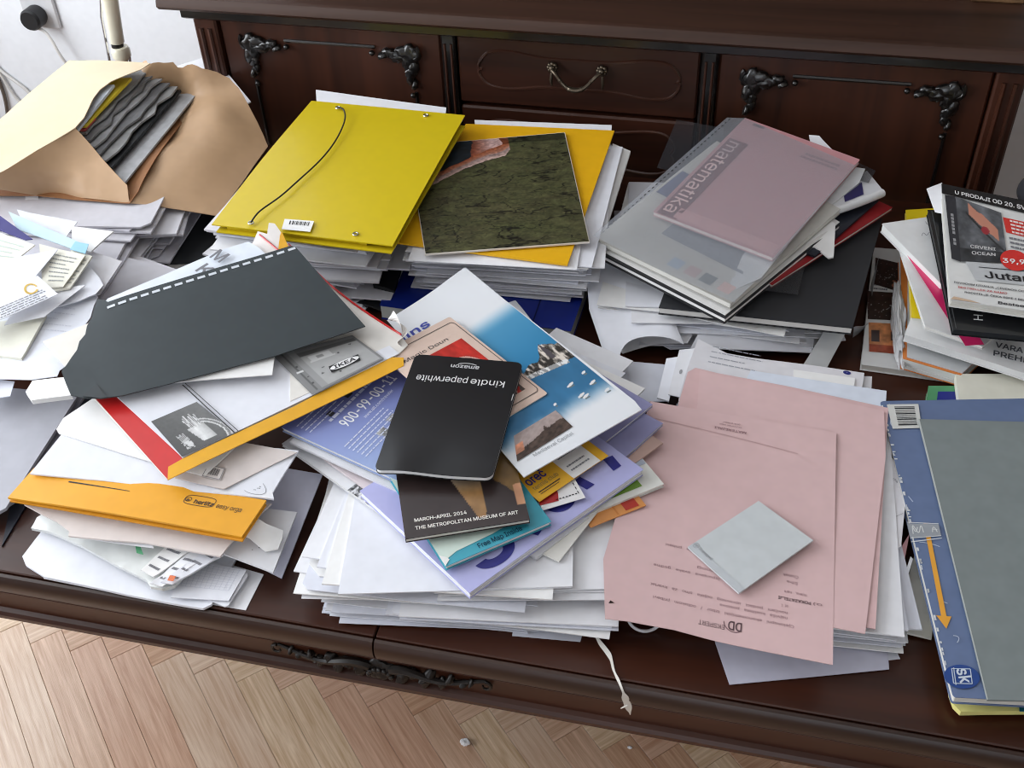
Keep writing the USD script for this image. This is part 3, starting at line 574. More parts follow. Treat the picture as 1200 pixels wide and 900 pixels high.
stack(L, G, (-.4145, 1.102, .8), (-.2062, 1.1177, .8), .0505, .083, 11, .297, w=.222, jit=.006, ang=2.5, mats=papers, seed=42, field=.002)
stack(L, G, (-.4204, 1.0879, .833), (-.1847, 1.1047, .833), .0835, .098, 6, .297, w=.235, jit=.006, ang=3, mats=papers[:3], seed=43, field=.001, top=True)
sheet('loose_sheet', 'folded white sheets sticking out to the right beside the yellow bark pile', 'paper', [(-.1882, 1.1244, .838), (-.1799, 1.1381, .836), (-.1756, 1.3902, .842), (-.2027, 1.4003, .846)], papers[2], t=.004)
sheet('loose_sheet', 'white sheets sticking out behind the deep yellow card under the bark picture', 'paper', [(-.3878, 1.3553, .851), (-.2034, 1.3814, .851), (-.2109, 1.4433, .851), (-.4109, 1.4258, .851)], papers[0], t=.0025)
deep = paper((222, 168, 22), rough=.42, mottle=.03)
th, s = leafy('card_folder', 'deep yellow card folder under the square bark picture', 'folder', [(-.4263, 1.0962, .855), (-.208, 1.0873, .855), (-.2037, 1.4207, .855), (-.4182, 1.4054, .855)], deep, t=.0025)
sheet('loose_sheet', 'white sheet showing at the front below the yellow card of the bark pile', 'paper', RQ((-.4035, 1.0676, .8505), (-.196, 1.0851, .8505), .22), papers[0], t=.001)
def bark(U, V):
    Z = np.zeros_like(U); F3 = lambda a, b, o, sd: meshkit.fbm(np.stack([U * a, V * b, Z + sd * 1.3], -1), o, sd)
    n = F3(6, 18, 5, 3); fine = F3(70, 95, 3, 9); lump = F3(20, 44, 3, 14)
    ridge = np.abs(F3(3.0, 12, 5, 5) - .5); ridge2 = np.abs(F3(6, 26, 4, 17) - .5)
    tone = np.array([80, 76, 52]) * (1 - n[..., None]) * .9 + np.array([62, 66, 40]) * n[..., None] * 1.1
    c = tone / 255 * (.42 + .55 * lump[..., None] + .62 * fine[..., None])
    c *= np.clip(ridge / .016, .14, 1)[..., None] * np.clip(.45 + ridge2 / .03, .5, 1)[..., None]
    w = .030 * (F3(14, 14, 3, 2) - .5)
    low = np.interp(U, [0, .086, .332, .595, .64], [.51, .578, .728, .82, .885]) + w; up = np.interp(U, [0, .15, .40, .60], [.60, .70, .846, .935]) + w
    cut = U < .635; k = cut & (V > low); f = np.clip((V - low) / np.maximum(up - low, .02), 0, 1)[..., None]
    band = np.array((198, 168, 160)) * (1 - f) + np.array((150, 78, 46)) * f; band = np.where(f < .5, np.array((198, 166, 158)) * (1 - f * .5), band)
    c[k] = (band / 255 * (.62 + .6 * fine[..., None]))[k]
    edge = .40 + .10 * (F3(9, 9, 3, 6) - .5); k = cut & (V > up) & (U < edge); c[k] = (np.array((26, 38, 46)) / 255 * (.5 + .9 * lump[..., None]))[k]
    k = (V > up) & (U >= edge) & (U < .56 + .04 * n); g = np.clip((U - .40) / .12, 0, 1)[..., None]; c[k] = ((np.array((140, 76, 54)) * (1 - g) + np.array((196, 162, 156)) * g) / 255 * (.6 + .65 * fine[..., None]))[k]
    k = (V > up) & (U >= .56 + .04 * n); c[k] *= .7
    return c
th, s = leafy('bark_picture', 'square picture of rough green-brown bark lying on the deep yellow card', 'picture', [(-.3822, 1.072, .859), (-.189, 1.1335, .859), (-.2708, 1.3972, .859), (-.4805, 1.3229, .859)], paper((214, 206, 196)), t=.0022)
m, ink = s.print_grid(250, bark, .004, .996, .004, .996); th.part('photograph', m, picture(.4), ink=ink)

# ================================================================ FRONT LEFT pile
ink_d = paper((44, 44, 48), rough=.6); ink_m = paper((120, 120, 126), rough=.6); ink_b = paper((46, 50, 120), rough=.5)
lilac = paper((196, 196, 212), rough=.6); warm = paper((222, 212, 208), rough=.6)
sheet('grey_board', 'long grey sheaf of card leaning at the left edge, lower left of the slate card', 'card', [(-.7866, .6078, .756), (-.7379, .6616, .768), (-.7304, .8174, .795), (-.867, .8039, .8)], paper((168, 168, 176), rough=.6), t=.004)
sheet('grey_board', 'second grey sheet just under the long leaning grey sheaf at the left edge', 'card', [(-.7868, .605, .751), (-.7395, .6757, .762), (-.7285, .8318, .788), (-.8578, .8033, .794)], paper((150, 150, 160), rough=.6), t=.003)
sheet('navy_folder', 'dark navy folder edge in the gap left of the white envelopes', 'folder', [(-.7253, .6236, .752), (-.7335, .7131, .754), (-.7414, .8659, .76), (-.8183, .849, .762)], navy_dark, t=.002)
L = 'white sheet at the bottom of the front left pile below the amber envelope'; G = 'sheets at the bottom of the front left pile'
th, s = leafy('form', 'lowest wide white form of the front left pile, with faint print at its left corner', 'paper', [(-.6575, .595, .754), (-.4766, .5901, .754), (-.4729, .7702, .756), (-.681, .7565, .756)], papers[1], t=.003, outline=[(-.6569, .594, .754), (-.561, .5901, .754), (-.4791, .5896, .754), (-.4724, .5955, .755), (-.4717, .6227, .755), (-.4729, .7702, .756), (-.681, .7565, .756), (-.6906, .6477, .757), (-.6944, .6139, .754), (-.6854, .605, .753)])
th.part('printed_text', bars(s, fine_print(.10, .55, .42, 3, .05, .012, 5)), ink_m)
sheet('loose_sheet', 'white sheet peeking out lowest at the left front corner of the front left pile', 'paper', [(-.6591, .5941, .7506), (-.6012, .5924, .7506), (-.6091, .6246, .7506), (-.6681, .6244, .7506)], papers[0], t=.0005)
sheet('loose_sheet', 'white sheet at the right front corner of the front left pile, slightly below the form', 'paper', [(-.5191, .5981, .7506), (-.4381, .5983, .7508), (-.438, .6441, .7508), (-.5174, .6544, .7508)], papers[0], t=.0006)
th, s = leafy('graph_paper', 'sheet of squared paper lying at the right of the crumpled plastic sleeve', 'paper', [(-.5144, .5928, .7585), (-.4556, .6004, .7585), (-.4535, .6402, .7585), (-.5235, .6409, .7585)], papers[1], t=.001)
th.part('grid_lines', bars(s, [(.1 + .08 * i, .3, .105 + .08 * i, .95) for i in range(11)] + [(.1, .3 + .08 * i, .92, .306 + .08 * i) for i in range(9)]), paper((190, 192, 206)))
sheet('loose_sheet', 'narrow white sheet between the squared paper and the right corner of the front left pile', 'paper', [(-.5077, .6066, .7565), (-.4551, .594, .756), (-.4499, .6377, .757), (-.5026, .6463, .757)], papers[1], t=.0015, corner=.004)
cl_mix = {}
def film(name, c, clear, rough=.3):
    """Plastic film: a share of it lets light straight through."""
    if name in cl_mix: return cl_mix[name]
    cl_mix[name] = usdkit.material(stage, '/World/Looks/' + name, {'t': ('transparent_bsdf', {}), 'p': ('principled_bsdf', {'base_color': tuple(lin(c)), 'roughness': rough, 'specular_ior_level': .7}), 'm': ('mix_closure', {'fac': clear})},
                                   [('p.BSDF', 'm.closure1'), ('t.BSDF', 'm.closure2')], surface='m.closure'); return cl_mix[name]
th, s = leafy('document_sleeve', 'crumpled clear sleeve stuffed with torn handwritten pages in the front left pile', 'sleeve', [(-.5402, .5945, .766), (-.512, .6037, .767), (-.485, .6411, .774), (-.683, .6625, .772)], paper((206, 208, 206), rough=.35, spec=.6, coat=.3), t=.004,
               outline=[(-.5447, .6034, .766), (-.5365, .5964, .766), (-.5232, .5958, .766), (-.5128, .6014, .767), (-.5085, .6124, .768), (-.5019, .6181, .768), (-.4852, .6405, .772), (-.477, .6663, .776), (-.6291, .6782, .78), (-.6812, .6617, .776), (-.6945, .6529, .772), (-.6978, .6431, .766), (-.6717, .6402, .767), (-.6308, .6303, .766), (-.5797, .6139, .765)], wave=.004, wscale=34, seed=12, res=.007)
for k, (pl, lab) in enumerate((([(-.5352, .5962, .7705), (-.522, .5957, .7705), (-.4821, .648, .776), (-.5044, .6516, .776)], 'torn handwritten strip'), ([(-.5249, .5989, .7725), (-.5122, .5993, .7725), (-.4754, .6414, .776), (-.4915, .6487, .777)], None), ([(-.5517, .6092, .772), (-.5349, .6038, .772), (-.5024, .6525, .778), (-.5312, .6572, .778)], None))):
    q = Surf(pl, t=.0015, wave=.0025, wscale=60, seed=k, res=.005); pp = th.part('torn_page', q.solid(), papers[k], label=lab)
    th.part('handwriting', bars(q, fine_print(.15, .9, .85, 4, .22, .05, k)), ink_m, under=pp)
q = Surf([(-.517, .5998, .776), (-.5107, .6, .776), (-.5111, .6064, .776), (-.5174, .6062, .776)], t=.0003); th.part('orange_dot', q.solid(), paper((216, 120, 82)))
q = Surf([(-.5648, .627, .7745), (-.5568, .6263, .7745), (-.5679, .6393, .7755), (-.5723, .6384, .7755)], t=.0003); th.part('green_mark', q.solid(), paper((92, 164, 120)))
sheet('loose_sheet', 'lilac-white sheet slanting down to the table right of the front left pile', 'paper', [(-.436, .6475, .754), (-.4175, .6423, .7525), (-.4119, .76, .784), (-.476, .7598, .786)], lilac, t=.0015, wave=.001)
th, s = leafy('letter', 'white sheet with folded torn corner to the right of the amber envelope', 'paper', [(-.4747, .6409, .778), (-.4182, .6312, .774), (-.4183, .7021, .786), (-.4973, .6967, .788)], papers[4], t=.002)
th.part('ink_marks', strokes(s, [[(.62, .36), (.635, .33), (.625, .30)], [(.52, .24), (.53, .235)]], .0012), ink_d)
sheet('torn_flap', 'torn white paper curl lying against the right end of the amber envelope', 'paper', [(-.4706, .6513, .784), (-.4278, .6531, .78), (-.4218, .6754, .786), (-.4521, .6791, .796)], papers[2], t=.0012, outline=[(-.4647, .6548, .784), (-.4513, .6568, .79), (-.4435, .6539, .786), (-.4315, .6493, .781), (-.4204, .654, .782), (-.4193, .6644, .786), (-.4217, .6737, .788), (-.4377, .6717, .797), (-.4487, .675, .8), (-.4509, .6705, .798), (-.4565, .658, .794)], wave=.002, wscale=50, seed=3, res=.004)
sheet('envelope', 'pale pinkish white envelope directly below the amber envelope', 'envelope', [(-.6346, .6255, .788), (-.4702, .6305, .786), (-.4443, .7007, .795), (-.7139, .68, .8)], warm, t=.002, outline=[(-.6965, .6468, .798), (-.675, .6415, .794), (-.6559, .6373, .791), (-.6377, .6298, .789), (-.6357, .6241, .788), (-.5544, .632, .787), (-.4723, .6312, .786), (-.4673, .6504, .7885), (-.4443, .7007, .795), (-.7139, .68, .8)])
sheet('loose_sheet', 'white sheet just below the left of the pinkish envelope', 'paper', [(-.6361, .6275, .784), (-.5456, .6308, .7825), (-.5718, .668, .79), (-.6408, .6525, .792)], papers[0], t=.001)
amb = paper((224, 158, 34), rough=.42, spec=.4, mottle=.03)
th, s = leafy('amber_envelope', 'amber yellow cardboard file of the front left pile with printed maker mark', 'folder', [(-.7103, .6445, .808), (-.4508, .644, .806), (-.4418, .6891, .813), (-.6995, .6823, .816)], amb, t=.0025, wave=.0005, extra=[(-.5739, .6457, .81)])
q = Surf([(-.7096, .644, .8035), (-.4496, .6417, .8025), (-.4419, .6874, .8085), (-.6999, .6803, .8115)], t=.0018); th.part('back_panel', q.solid(), paper((214, 144, 28), rough=.45))
th.part('printed_mark', letters(s, [('easy orga', .83, .60, .0050, .027, -1, False, 'l'), ('herlitz', .735, .62, .0045, .021, -1, True, 'l'), ('e', .707, .64, .0040, None, -1, True, 'c')]), ink_d)
th_ = np.linspace(0, 2 * np.pi, 40); ov = np.c_[.755 + .062 * np.sign(np.cos(th_)) * np.abs(np.cos(th_)) ** .5, .70 + .13 * np.sign(np.sin(th_)) * np.abs(np.sin(th_)) ** .5]
th.part('mark_outline', strokes(s, [ov], .0006, n=60), ink_d); th.part('mark_circle', strokes(s, [np.c_[.707 + .012 * np.cos(th_), .70 + .055 * np.sin(th_)]], .0006, n=60), ink_d); th.part('black_rule', bars(s, [[(.19, .68), (.46, .66), (.46, .675), (.19, .72)]]), ink_d)
th, s = leafy('white_envelope', 'large white envelope with recycling mark lying on the amber file', 'envelope', [(-.6973, .6702, .8185), (-.4334, .6915, .8135), (-.4292, .7533, .827), (-.6861, .7226, .83)], papers[1], t=.0018, outline=[(-.6971, .6715, .8185), (-.618, .6785, .817), (-.5296, .6831, .815), (-.4343, .6913, .8135), (-.4378, .6966, .816), (-.4279, .7497, .827), (-.6854, .7214, .83)])
fl = Surf([(-.4979, .6867, .8165), (-.434, .6911, .8145), (-.4434, .7072, .819), (-.485, .7059, .8195)], t=.0006); pp = th.part('flap', fl.solid(), papers[0])
th.part('flap_print', cat_([trimesh.Trimesh(*m, process=False) for m in (strokes(fl, [[(.30, .45), (.34, .80), (.40, .50), (.30, .45)], [(.45, .80), (.84, .76), (.86, .30), (.46, .34), (.45, .80)]], .0005, n=40), bars(fl, fine_print(.5, .8, .68, 3, .12, .05, 3)))]), ink_m, under=pp)
sheet('brown_packet', 'brownish grey packet half hidden under the yellow edge of the catalogue', 'packet', [(-.5421, .6927, .8215), (-.4872, .6896, .8195), (-.4276, .7452, .829), (-.5317, .7477, .832)], paper((206, 196, 192), rough=.55), t=.001)
th, s = leafy('window_envelope', 'white envelope with outlined window, its rounded left end showing left of the red-edged catalogue', 'envelope', [(-.6928, .7256, .8335), (-.5104, .697, .8235), (-.5136, .7581, .838), (-.6711, .7755, .842)], papers[2], t=.0012, outline=[(-.6934, .7258, .832), (-.688, .7212, .831), (-.6025, .7098, .8265), (-.5111, .6988, .824), (-.4796, .7646, .838), (-.6674, .7762, .842), (-.681, .7546, .839), (-.6921, .7398, .8355)])
th.part('window_outline', strokes(s, [[(.24, .60), (.24, .86)], [(.24, .60), (.80, .56)], [(.24, .86), (.80, .84)], [(.80, .56), (.80, .84)]], .0006), ink_m)
th.part('bold_mark', letters(s, [('M', .76, .60, .006, None, 0, True, 'l'), ('A', .83, .60, .006, None, 0, True, 'l')]), ink_d)
th, s = leafy('barcode_label', 'outlined barcode label on the white envelope below the yellow strip of the catalogue', 'label', [(-.5147, .6983, .8238), (-.4937, .6974, .8227), (-.4939, .7118, .8255), (-.5133, .7133, .8265)], paper((206, 198, 194)), t=.0003)
th.part('barcode', bars(s, [(.25 + .04 * i, .25, .25 + .04 * i + (.014 if i % 3 else .028), .8) for i in range(13)]), ink_d)
th.part('frame', strokes(s, [[(.04, .04), (.96, .04)], [(.96, .04), (.96, .96)], [(.96, .96), (.04, .96)], [(.04, .96), (.04, .04)]], .0006), ink_m)

# ---- catalogue folder with red side and yellow lower edge, leaning on the pile
redc = paper((196, 34, 34), rough=.35, spec=.5, coat=.2); yedge = paper((218, 160, 28), rough=.4, coat=.1)
q = [(-.541, .6795, .834), (-.3515, .8797, .848), (-.5478, 1.0454, .872), (-.7628, .831, .858)]
cf = Thing('catalogue_folder', 'card cover with red left side and amber lower edge, under the slate punched card', 'folder', (-.52, .86, .83))
base_s = Surf(q, t=.0022); cf.part('back_cover', base_s.solid(), paper((222, 216, 208), rough=.5))
rs = Surf([(-.5396, .679, .8348), (-.534, .706, .8372), (-.6357, .7867, .8505), (-.6821, .7779, .8505)], t=.0006, outline=[(-.54, .6786, .8345), (-.5344, .7047, .8372), (-.6334, .7753, .8485), (-.652, .7991, .852), (-.6942, .7911, .852), (-.6622, .7629, .8485)]); cf.part('red_side', rs.solid(), redc)
ye = Surf([(-.5386, .6773, .8355), (-.3503, .8763, .8492), (-.3549, .8888, .851), (-.5355, .7057, .8385)], t=.0008, outline=[(-.5388, .6767, .8355), (-.4373, .7815, .8435), (-.3502, .876, .8495), (-.3536, .8875, .851), (-.3735, .8848, .8508), (-.4472, .7953, .8452), (-.5352, .7051, .8385), (-.5457, .6927, .837)]); cf.part('amber_edge', ye.solid(), yedge)
re_ = [(-.5467, 1.0434, .8735), (-.5046, 1.0072, .871), (-.4714, .9802, .8685), (-.4198, .9471, .863), (-.3658, .9194, .8565)]
cf.part('red_rim', tube(spline(re_, 30), .0013, 6), redc)
cf.part('inner_cover', Surf([(-.4348, .8022, .8485), (-.3565, .8908, .8515), (-.3661, .9197, .855), (-.4717, .9805, .867)], t=.0012, outline=[(-.454, .8008, .8465), (-.3607, .8943, .8505), (-.355, .9086, .852), (-.3659, .9191, .8555), (-.4142, .9452, .8615), (-.4717, .9806, .8675), (-.5091, .9494, .865)]).solid(), paper((224, 220, 214)))
ct_, s = leafy('catalogue', 'grey and white furnishing catalogue open inside the red and amber cover', 'catalogue', [(-.5355, .7062, .8392), (-.3601, .8928, .8518), (-.5001, .9822, .867), (-.6777, .791, .8548)], papers[1], t=.001)
ph = Surf([(-.5358, .7061, .8399), (-.4953, .7474, .8427), (-.5506, .7775, .8495), (-.5873, .7427, .8465)], t=.0003)
def desk_photo(U, V):
    c = np.full(U.shape + (3,), .28) + (.10 * U + .06 * V)[..., None]; n = meshkit.fbm(np.stack([U * 20, V * 20, U * 0], -1), 3, 4)
    cup = (np.abs(U - .60 + .10 * (V - .3)) < .14 + .10 * (V - .25)) & (V > .12) & (V < .5); c[cup] = (.86 - .5 * np.abs(U[cup] - .56) * 2)[:, None]
    for k in range(8):
        x = .50 + .03 * k; p = (np.abs(U - x - .12 * (k - 3.5) / 4 * (V - .5)) < .012) & (V > .48) & (V < .72 + .05 * (k % 3)); c[p] = .8 - .1 * (k % 2)
    cup = (np.abs(U - .24) < .07 + .08 * (V - .1)) & (V > .08) & (V < .28) & (n > .35); c[cup] = .78
    for k in range(5):
        p = (np.abs(U - .18 - .03 * k + .1 * (V - .4)) < .010) & (V > .26) & (V < .46 - .03 * (k % 2)); c[p] = .7
    r = np.hypot(U - .60, (V - .2) * .9)
    for r0, g in ((.40, .75), (.36, .5), (.33, .8)): c[(np.abs(r - r0) < .014) & (U > .72) & (V < .62)] = g
    return c * (.93 + .14 * n[..., None])
m, ink = ph.print_grid(70, desk_photo); ct_.part('photograph', m, picture(.35), ink=ink, label='grey photograph of cups holding pencils')
ct_.part('fold_line', tube([(-.5746, .7958, .854), (-.536, .7719, .8485), (-.4948, .7467, .8435)], .0006, 5), ink_d)
ct_.part('fold_line', tube([(-.5728, .7986, .8543), (-.5344, .7754, .8493), (-.492, .7493, .844)], .0004, 5), ink_d)
ps = Surf([(-.4328, .8122, .8485), (-.3737, .8801, .8528), (-.4184, .9056, .8585), (-.4948, .8579, .856)], t=.0004)
def shelf_photo(U, V):
    n = meshkit.fbm(np.stack([U * 9, V * 9, U * 0], -1), 3, 6); c = np.full(U.shape + (3,), .66) + .06 * (n - .5)[..., None]
    c[V > .80] = .40; c[V > .90] = .52; c[(U < .16)] = .50; c[(U > .16) & (U < .24)] = .58; c[(U > .08) & (U < .11)] = .36
    c[(np.abs(V - .62) < .018) & (U > .3) & (U < .62)] = .80; c[(U > .32) & (U < .60) & (V > .64) & (V < .76)] = .80; c[(U > .40) & (U < .50) & (V > .66) & (V < .72)] = .58
    for x, y in ((.36, .42), (.48, .18), (.86, .75), (.30, .3), (.66, .62), (.12, .62), (.13, .35), (.12, .2)): c[np.hypot(U - x, V - y) < .016] = .25
    c[(np.abs(U - .1) < .05) & (np.abs(V - .5) < .02)] = .85; c[(V < .04) | (U > .97)] = .5
    return c
m, ink = ps.print_grid(80, shelf_photo); ct_.part('photograph', m, picture(.35), ink=ink, label='grey photograph of a metal shelf')
lg = Surf([(-.4277, .8528, .8548), (-.4025, .8786, .8557), (-.398, .8722, .8549), (-.4229, .846, .854)][::1], t=.0003)
lg = Surf([(-.4225, .8461, .8536), (-.3977, .8712, .8546), (-.403, .8786, .8556), (-.4285, .8536, .8546)], t=.0004)
pp = ct_.part('logo_panel', lg.solid(), paper((34, 34, 36)))
a = np.linspace(0, 2 * np.pi, 40)[:-1]; ct_.part('logo_oval', bars(lg, [np.c_[.5 + .49 * np.cos(a), .5 + .49 * np.sin(a)]], .0003), paper((235, 235, 235)), under=pp)
ct_.part('logo_letters', letters(lg, [('IKEA', .5, .24, lg.H * .52, lg.W * .72, 0, True, 'c')], .0006), ink_d, under=pp)
ct_.part('small_photo', bars(s, [(.475, .37, .50, .40), (.482, .40, .490, .415)]), ink_m)
lt, s = leafy('lettered_page', 'white page with large letters M K rising from under the black punched card', 'paper', [(-.7232, .8894, .868), (-.5394, 1.0065, .882), (-.5883, 1.0229, .886), (-.7138, .8997, .874)], paper((220, 226, 236)), t=.001, outline=[(-.7207, .8627, .864), (-.5339, .9912, .8785), (-.5591, 1.0066, .882), (-.572, 1.0151, .8845), (-.5879, 1.0222, .8865), (-.6123, 1.0035, .885), (-.6668, .9472, .879), (-.7157, .902, .872)])
MK = Surf([(-.6324, .9503, .8825), (-.6062, .9441, .8805), (-.5793, .9879, .8837), (-.6059, .9946, .8857)], t=.0003)
def on(surf, u, v, text, h, w, deg): return (text, u, v, h, w, deg, True, 'c')
lt.part('printed_letter', letters(lt_s := Surf([(-.6235, .94, .8812), (-.6033, .9625, .8825), (-.6201, .9769, .885), (-.6404, .9539, .8838)], t=.0002), [('K', .40, .35, .017, .016, -78, True, 'c')], .0008), ink_m)
lt.part('printed_letter', letters(lt_s, [('M', 1.22, .86, .017, .017, -72, True, 'c')], .0008), ink_m)
tab, s = leafy('folder_tab', 'white cardboard tab with red line and amber corner below the yellow elastic folder', 'folder', [(-.5818, 1.0315, .881), (-.5386, 1.0266, .882), (-.5698, 1.0628, .888), (-.5854, 1.0474, .885)], paper((212, 206, 202)), t=.001, outline=[(-.5863, 1.0285, .88), (-.5593, 1.0052, .878), (-.538, 1.0249, .882), (-.5557, 1.047, .8875), (-.5686, 1.0607, .8895), (-.5767, 1.0612, .8895), (-.5716, 1.0419, .8865), (-.5857, 1.0458, .886)])
tab.part('amber_corner', Surf([(-.5481, 1.0173, .8822), (-.5369, 1.0239, .8828), (-.5548, 1.048, .8882), (-.5543, 1.0405, .887)], t=.0005).solid(), yedge)
tab.part('red_line', tube([(-.581, 1.0399, .8855), (-.5479, 1.0169, .8825)], .0011, 5), redc)
sheet('cover_strip', 'beige card strip beside the red line of the tab under the black card', 'card', [(-.5902, 1.0259, .8775), (-.5485, .9936, .875), (-.532, 1.0137, .878), (-.582, 1.0431, .882)], paper((208, 202, 196)), t=.001)
# ---- black comb-punched card on top, torn on its left
bc = paper((43, 50, 53), rough=.55, spec=.35, mottle=.06)
tear_px = [(-.7064, .8891, .878), (-.7162, .8935, .877), (-.7226, .893, .8765), (-.719, .8777, .875), (-.7143, .8644, .8735), (-.7136, .8506, .872), (-.7091, .8378, .8705), (-.7109, .827, .869), (-.707, .8139, .868), (-.7075, .803, .867), (-.7073, .7911, .866), (-.7078, .7805, .865)]
kout = tear_px + [(-.6955, .7664, .862), (-.6817, .7517, .86), (-.6664, .7511, .8595), (-.6475, .7534, .86), (-.625, .7608, .8615), (-.5867, .7825, .8635), (-.4873, .8427, .8685), (-.4015, .906, .874), (-.4525, .9506, .8815), (-.5228, 1.0151, .8905), (-.5312, 1.0172, .8905)]
kt, s = leafy('punched_card', 'dark slate card with comb slots and torn left edge on the front left pile', 'card', [(-.6979, .7617, .862), (-.4015, .906, .874), (-.5312, 1.0172, .8905), (-.7189, .8947, .877)], bc, t=.0012, outline=kout, wave=.0007, wscale=20, seed=3)
slot_at = np.array([(-.6987, .8822, .8787), (-.6884, .8898, .8794), (-.6781, .8978, .88), (-.6675, .9056, .8807), (-.657, .9134, .8814), (-.6465, .9212, .8821), (-.6358, .9291, .8828), (-.6252, .9373, .8834), (-.6145, .9453, .8841), (-.6038, .9533, .8848), (-.5929, .9615, .8855), (-.5821, .9697, .8861), (-.5712, .9779, .8868), (-.5602, .9861, .8875), (-.5491, .9943, .8882), (-.538, 1.003, .8888), (-.5269, 1.0113, .8895)])
d = slot_at[-1] - slot_at[0]; d = d / np.linalg.norm(d); nrm = np.array([-d[1], d[0], 0]) * .0021; V, F = [], []
for i, c in enumerate(slot_at):
    w = d * .0045; pts = s.point(np.array([c - w - nrm, c + w - nrm, c + w + nrm, c - w + nrm])[:, :2], .0004); V.append(pts); F += [[4 * i, 4 * i + 1, 4 * i + 2], [4 * i, 4 * i + 2, 4 * i + 3]]
kt.part('comb_slot', (np.vstack(V), np.array(F)), paper((196, 200, 206)), label='row of pale slots along the top edge')
kt.part('turned_corner', Surf([(-.6537, .7511, .8616), (-.6369, .7534, .8618), (-.6599, .7711, .8638), (-.6702, .7558, .862)], t=.0004, outline=[(-.6681, .7516, .8612), (-.6461, .7519, .8616), (-.6396, .7547, .862), (-.6498, .7613, .863), (-.6603, .77, .864)]).solid(), paper((40, 45, 48)))
sheet('white_page', 'white page edge showing below the lower edge of the black punched card', 'paper', [(-.5931, .7873, .8595), (-.4809, .823, .8605), (-.4879, .8497, .865), (-.588, .799, .8625)], papers[2], t=.001)
sheet('paper_wad', 'thick cream white page bundle jutting out left of the black punched card', 'paper', [(-.7396, .757, .838), (-.693, .7654, .846), (-.7199, .793, .85), (-.7536, .7828, .842)], papers[2], t=.006, outline=[(-.7396, .757, .838), (-.6948, .7673, .844), (-.7147, .7884, .8485), (-.7526, .783, .842), (-.7529, .7676, .839)])

# ================================================================ LEFT: heap of letters
L = 'white sheet, in the middle layers, in the heap below the letters at the left edge'; G = 'sheets below the letters at the left edge'
stack(L, G, (-1.0015, .8619, .77), (-.8138, .9056, .77), 0.0, .066, 11, .25, w=.24, jit=.010, ang=5, mats=greys, seed=51, low=True, top=True)
sheet('grey_sheet', 'plain grey sheet lying between the letter heap and the page with the letters M K', 'paper', [(-.7798, .9134, .816), (-.738, .9556, .8), (-.7158, 1.0588, .8), (-.8191, 1.069, .81)], greys[0], t=.002)
sheet('grey_sheet', 'long grey sheet below the brown envelope heap, reaching the black folder', 'paper', [(-.804, .9881, .796), (-.7361, 1.0097, .796), (-.7254, 1.0666, .796), (-.828, 1.0943, .8)], greys[1], t=.002)
sheet('small_sheet', 'small white sheet lowest at the left edge under the torn letter', 'paper', [(-.8276, .7679, .812), (-.786, .7778, .818), (-.7912, .7974, .822), (-.8411, .7961, .824)], papers[3], t=.001)
tp = [(-.7667, .7969, .829), (-.7408, .8077, .829), (-.7424, .8168, .83), (-.7397, .8234, .83), (-.744, .8351, .831), (-.7412, .8459, .8315), (-.746, .8586, .832), (-.7442, .8737, .833), (-.7521, .8905, .834), (-.7522, .9074, .835), (-.7581, .9275, .837), (-.7605, .943, .838), (-.8603, 1.0071, .842), (-.9483, .9353, .842), (-.8637, .7826, .828)]
tl, s = leafy('torn_letter', 'big white letter with a ragged torn right edge under the cream envelopes', 'paper', [(-.845, .7877, .828), (-.7408, .8077, .829), (-.7605, .943, .838), (-.9161, .9411, .842)], paper((222, 224, 232)), t=.0008, outline=tp)
tl.part('faint_print', bars(s, fine_print(.5, .93, .82, 5, .07, .012, 9)), paper((206, 208, 218)))
sheet('folded_sheet', 'grey-white folded sheet pointing right above the torn letter', 'paper', [(-.7813, .9337, .8395), (-.7601, .947, .839), (-.7642, 1.013, .842), (-.8201, 1.0238, .846)], greys[3], t=.001)
sheet('cream_packet', 'cream stamped packet at the left edge below the ring card', 'packet', [(-.8507, .8167, .8335), (-.7935, .8247, .8345), (-.8021, .8958, .842), (-.8687, .8661, .84)], paper((222, 220, 206), rough=.5), t=.004, outline=[(-.8516, .8181, .8335), (-.8189, .823, .8345), (-.7936, .8231, .8345), (-.794, .8337, .836), (-.8021, .8958, .842), (-.8687, .8661, .84)])
sheet('crumpled_sheet', 'crumpled white sheet with curved right edge beside the cream rolls', 'paper', [(-.8047, .9179, .8455), (-.7721, .9367, .845), (-.7588, .9571, .846), (-.8106, 1, .853)], papers[1], t=.0012, outline=[(-.8079, .8985, .843), (-.7747, .9247, .8445), (-.7605, .9405, .845), (-.7584, .9565, .8465), (-.7687, .9675, .8475), (-.7897, .9839, .85), (-.821, 1.0042, .854), (-.832, .9634, .85)], wave=.0015, wscale=40, res=.006, seed=2)
sheet('white_letter', 'smooth white letter pointing right below the ring card', 'paper', [(-.8366, .8633, .8455), (-.7959, .8847, .8475), (-.7759, .9471, .851), (-.8404, .9199, .852)], papers[0], t=.0008)
cr = paper((220, 217, 204), rough=.55)
for k, (pl, lab) in enumerate((([(-.8077, .9238, .8535), (-.7886, .9343, .8535), (-.7885, .9923, .861), (-.8198, .9988, .863)], 'cream letter fold farthest right in the letter heap'), ([(-.8187, .9247, .8565), (-.7953, .932, .8568), (-.7949, .9887, .864), (-.8629, .9973, .8665)], 'cream handwritten letter in the middle of the letter heap'))):
    th, s = leafy('cream_letter', lab, 'letter', pl, cr, t=.002, wave=.001, wscale=30, seed=k)
    th.part('handwriting', bars(s, fine_print(.25, .95, .85, 7, .11, .03, 60 + k)), paper((150, 152, 150)))
th, s = leafy('cream_letter', 'cream letter with pale green print at the top left of the letter heap', 'letter', [(-.9176, .9173, .859), (-.8816, .944, .8625), (-.8644, .9914, .869), (-.967, 1.0189, .871)], cr, t=.0012)
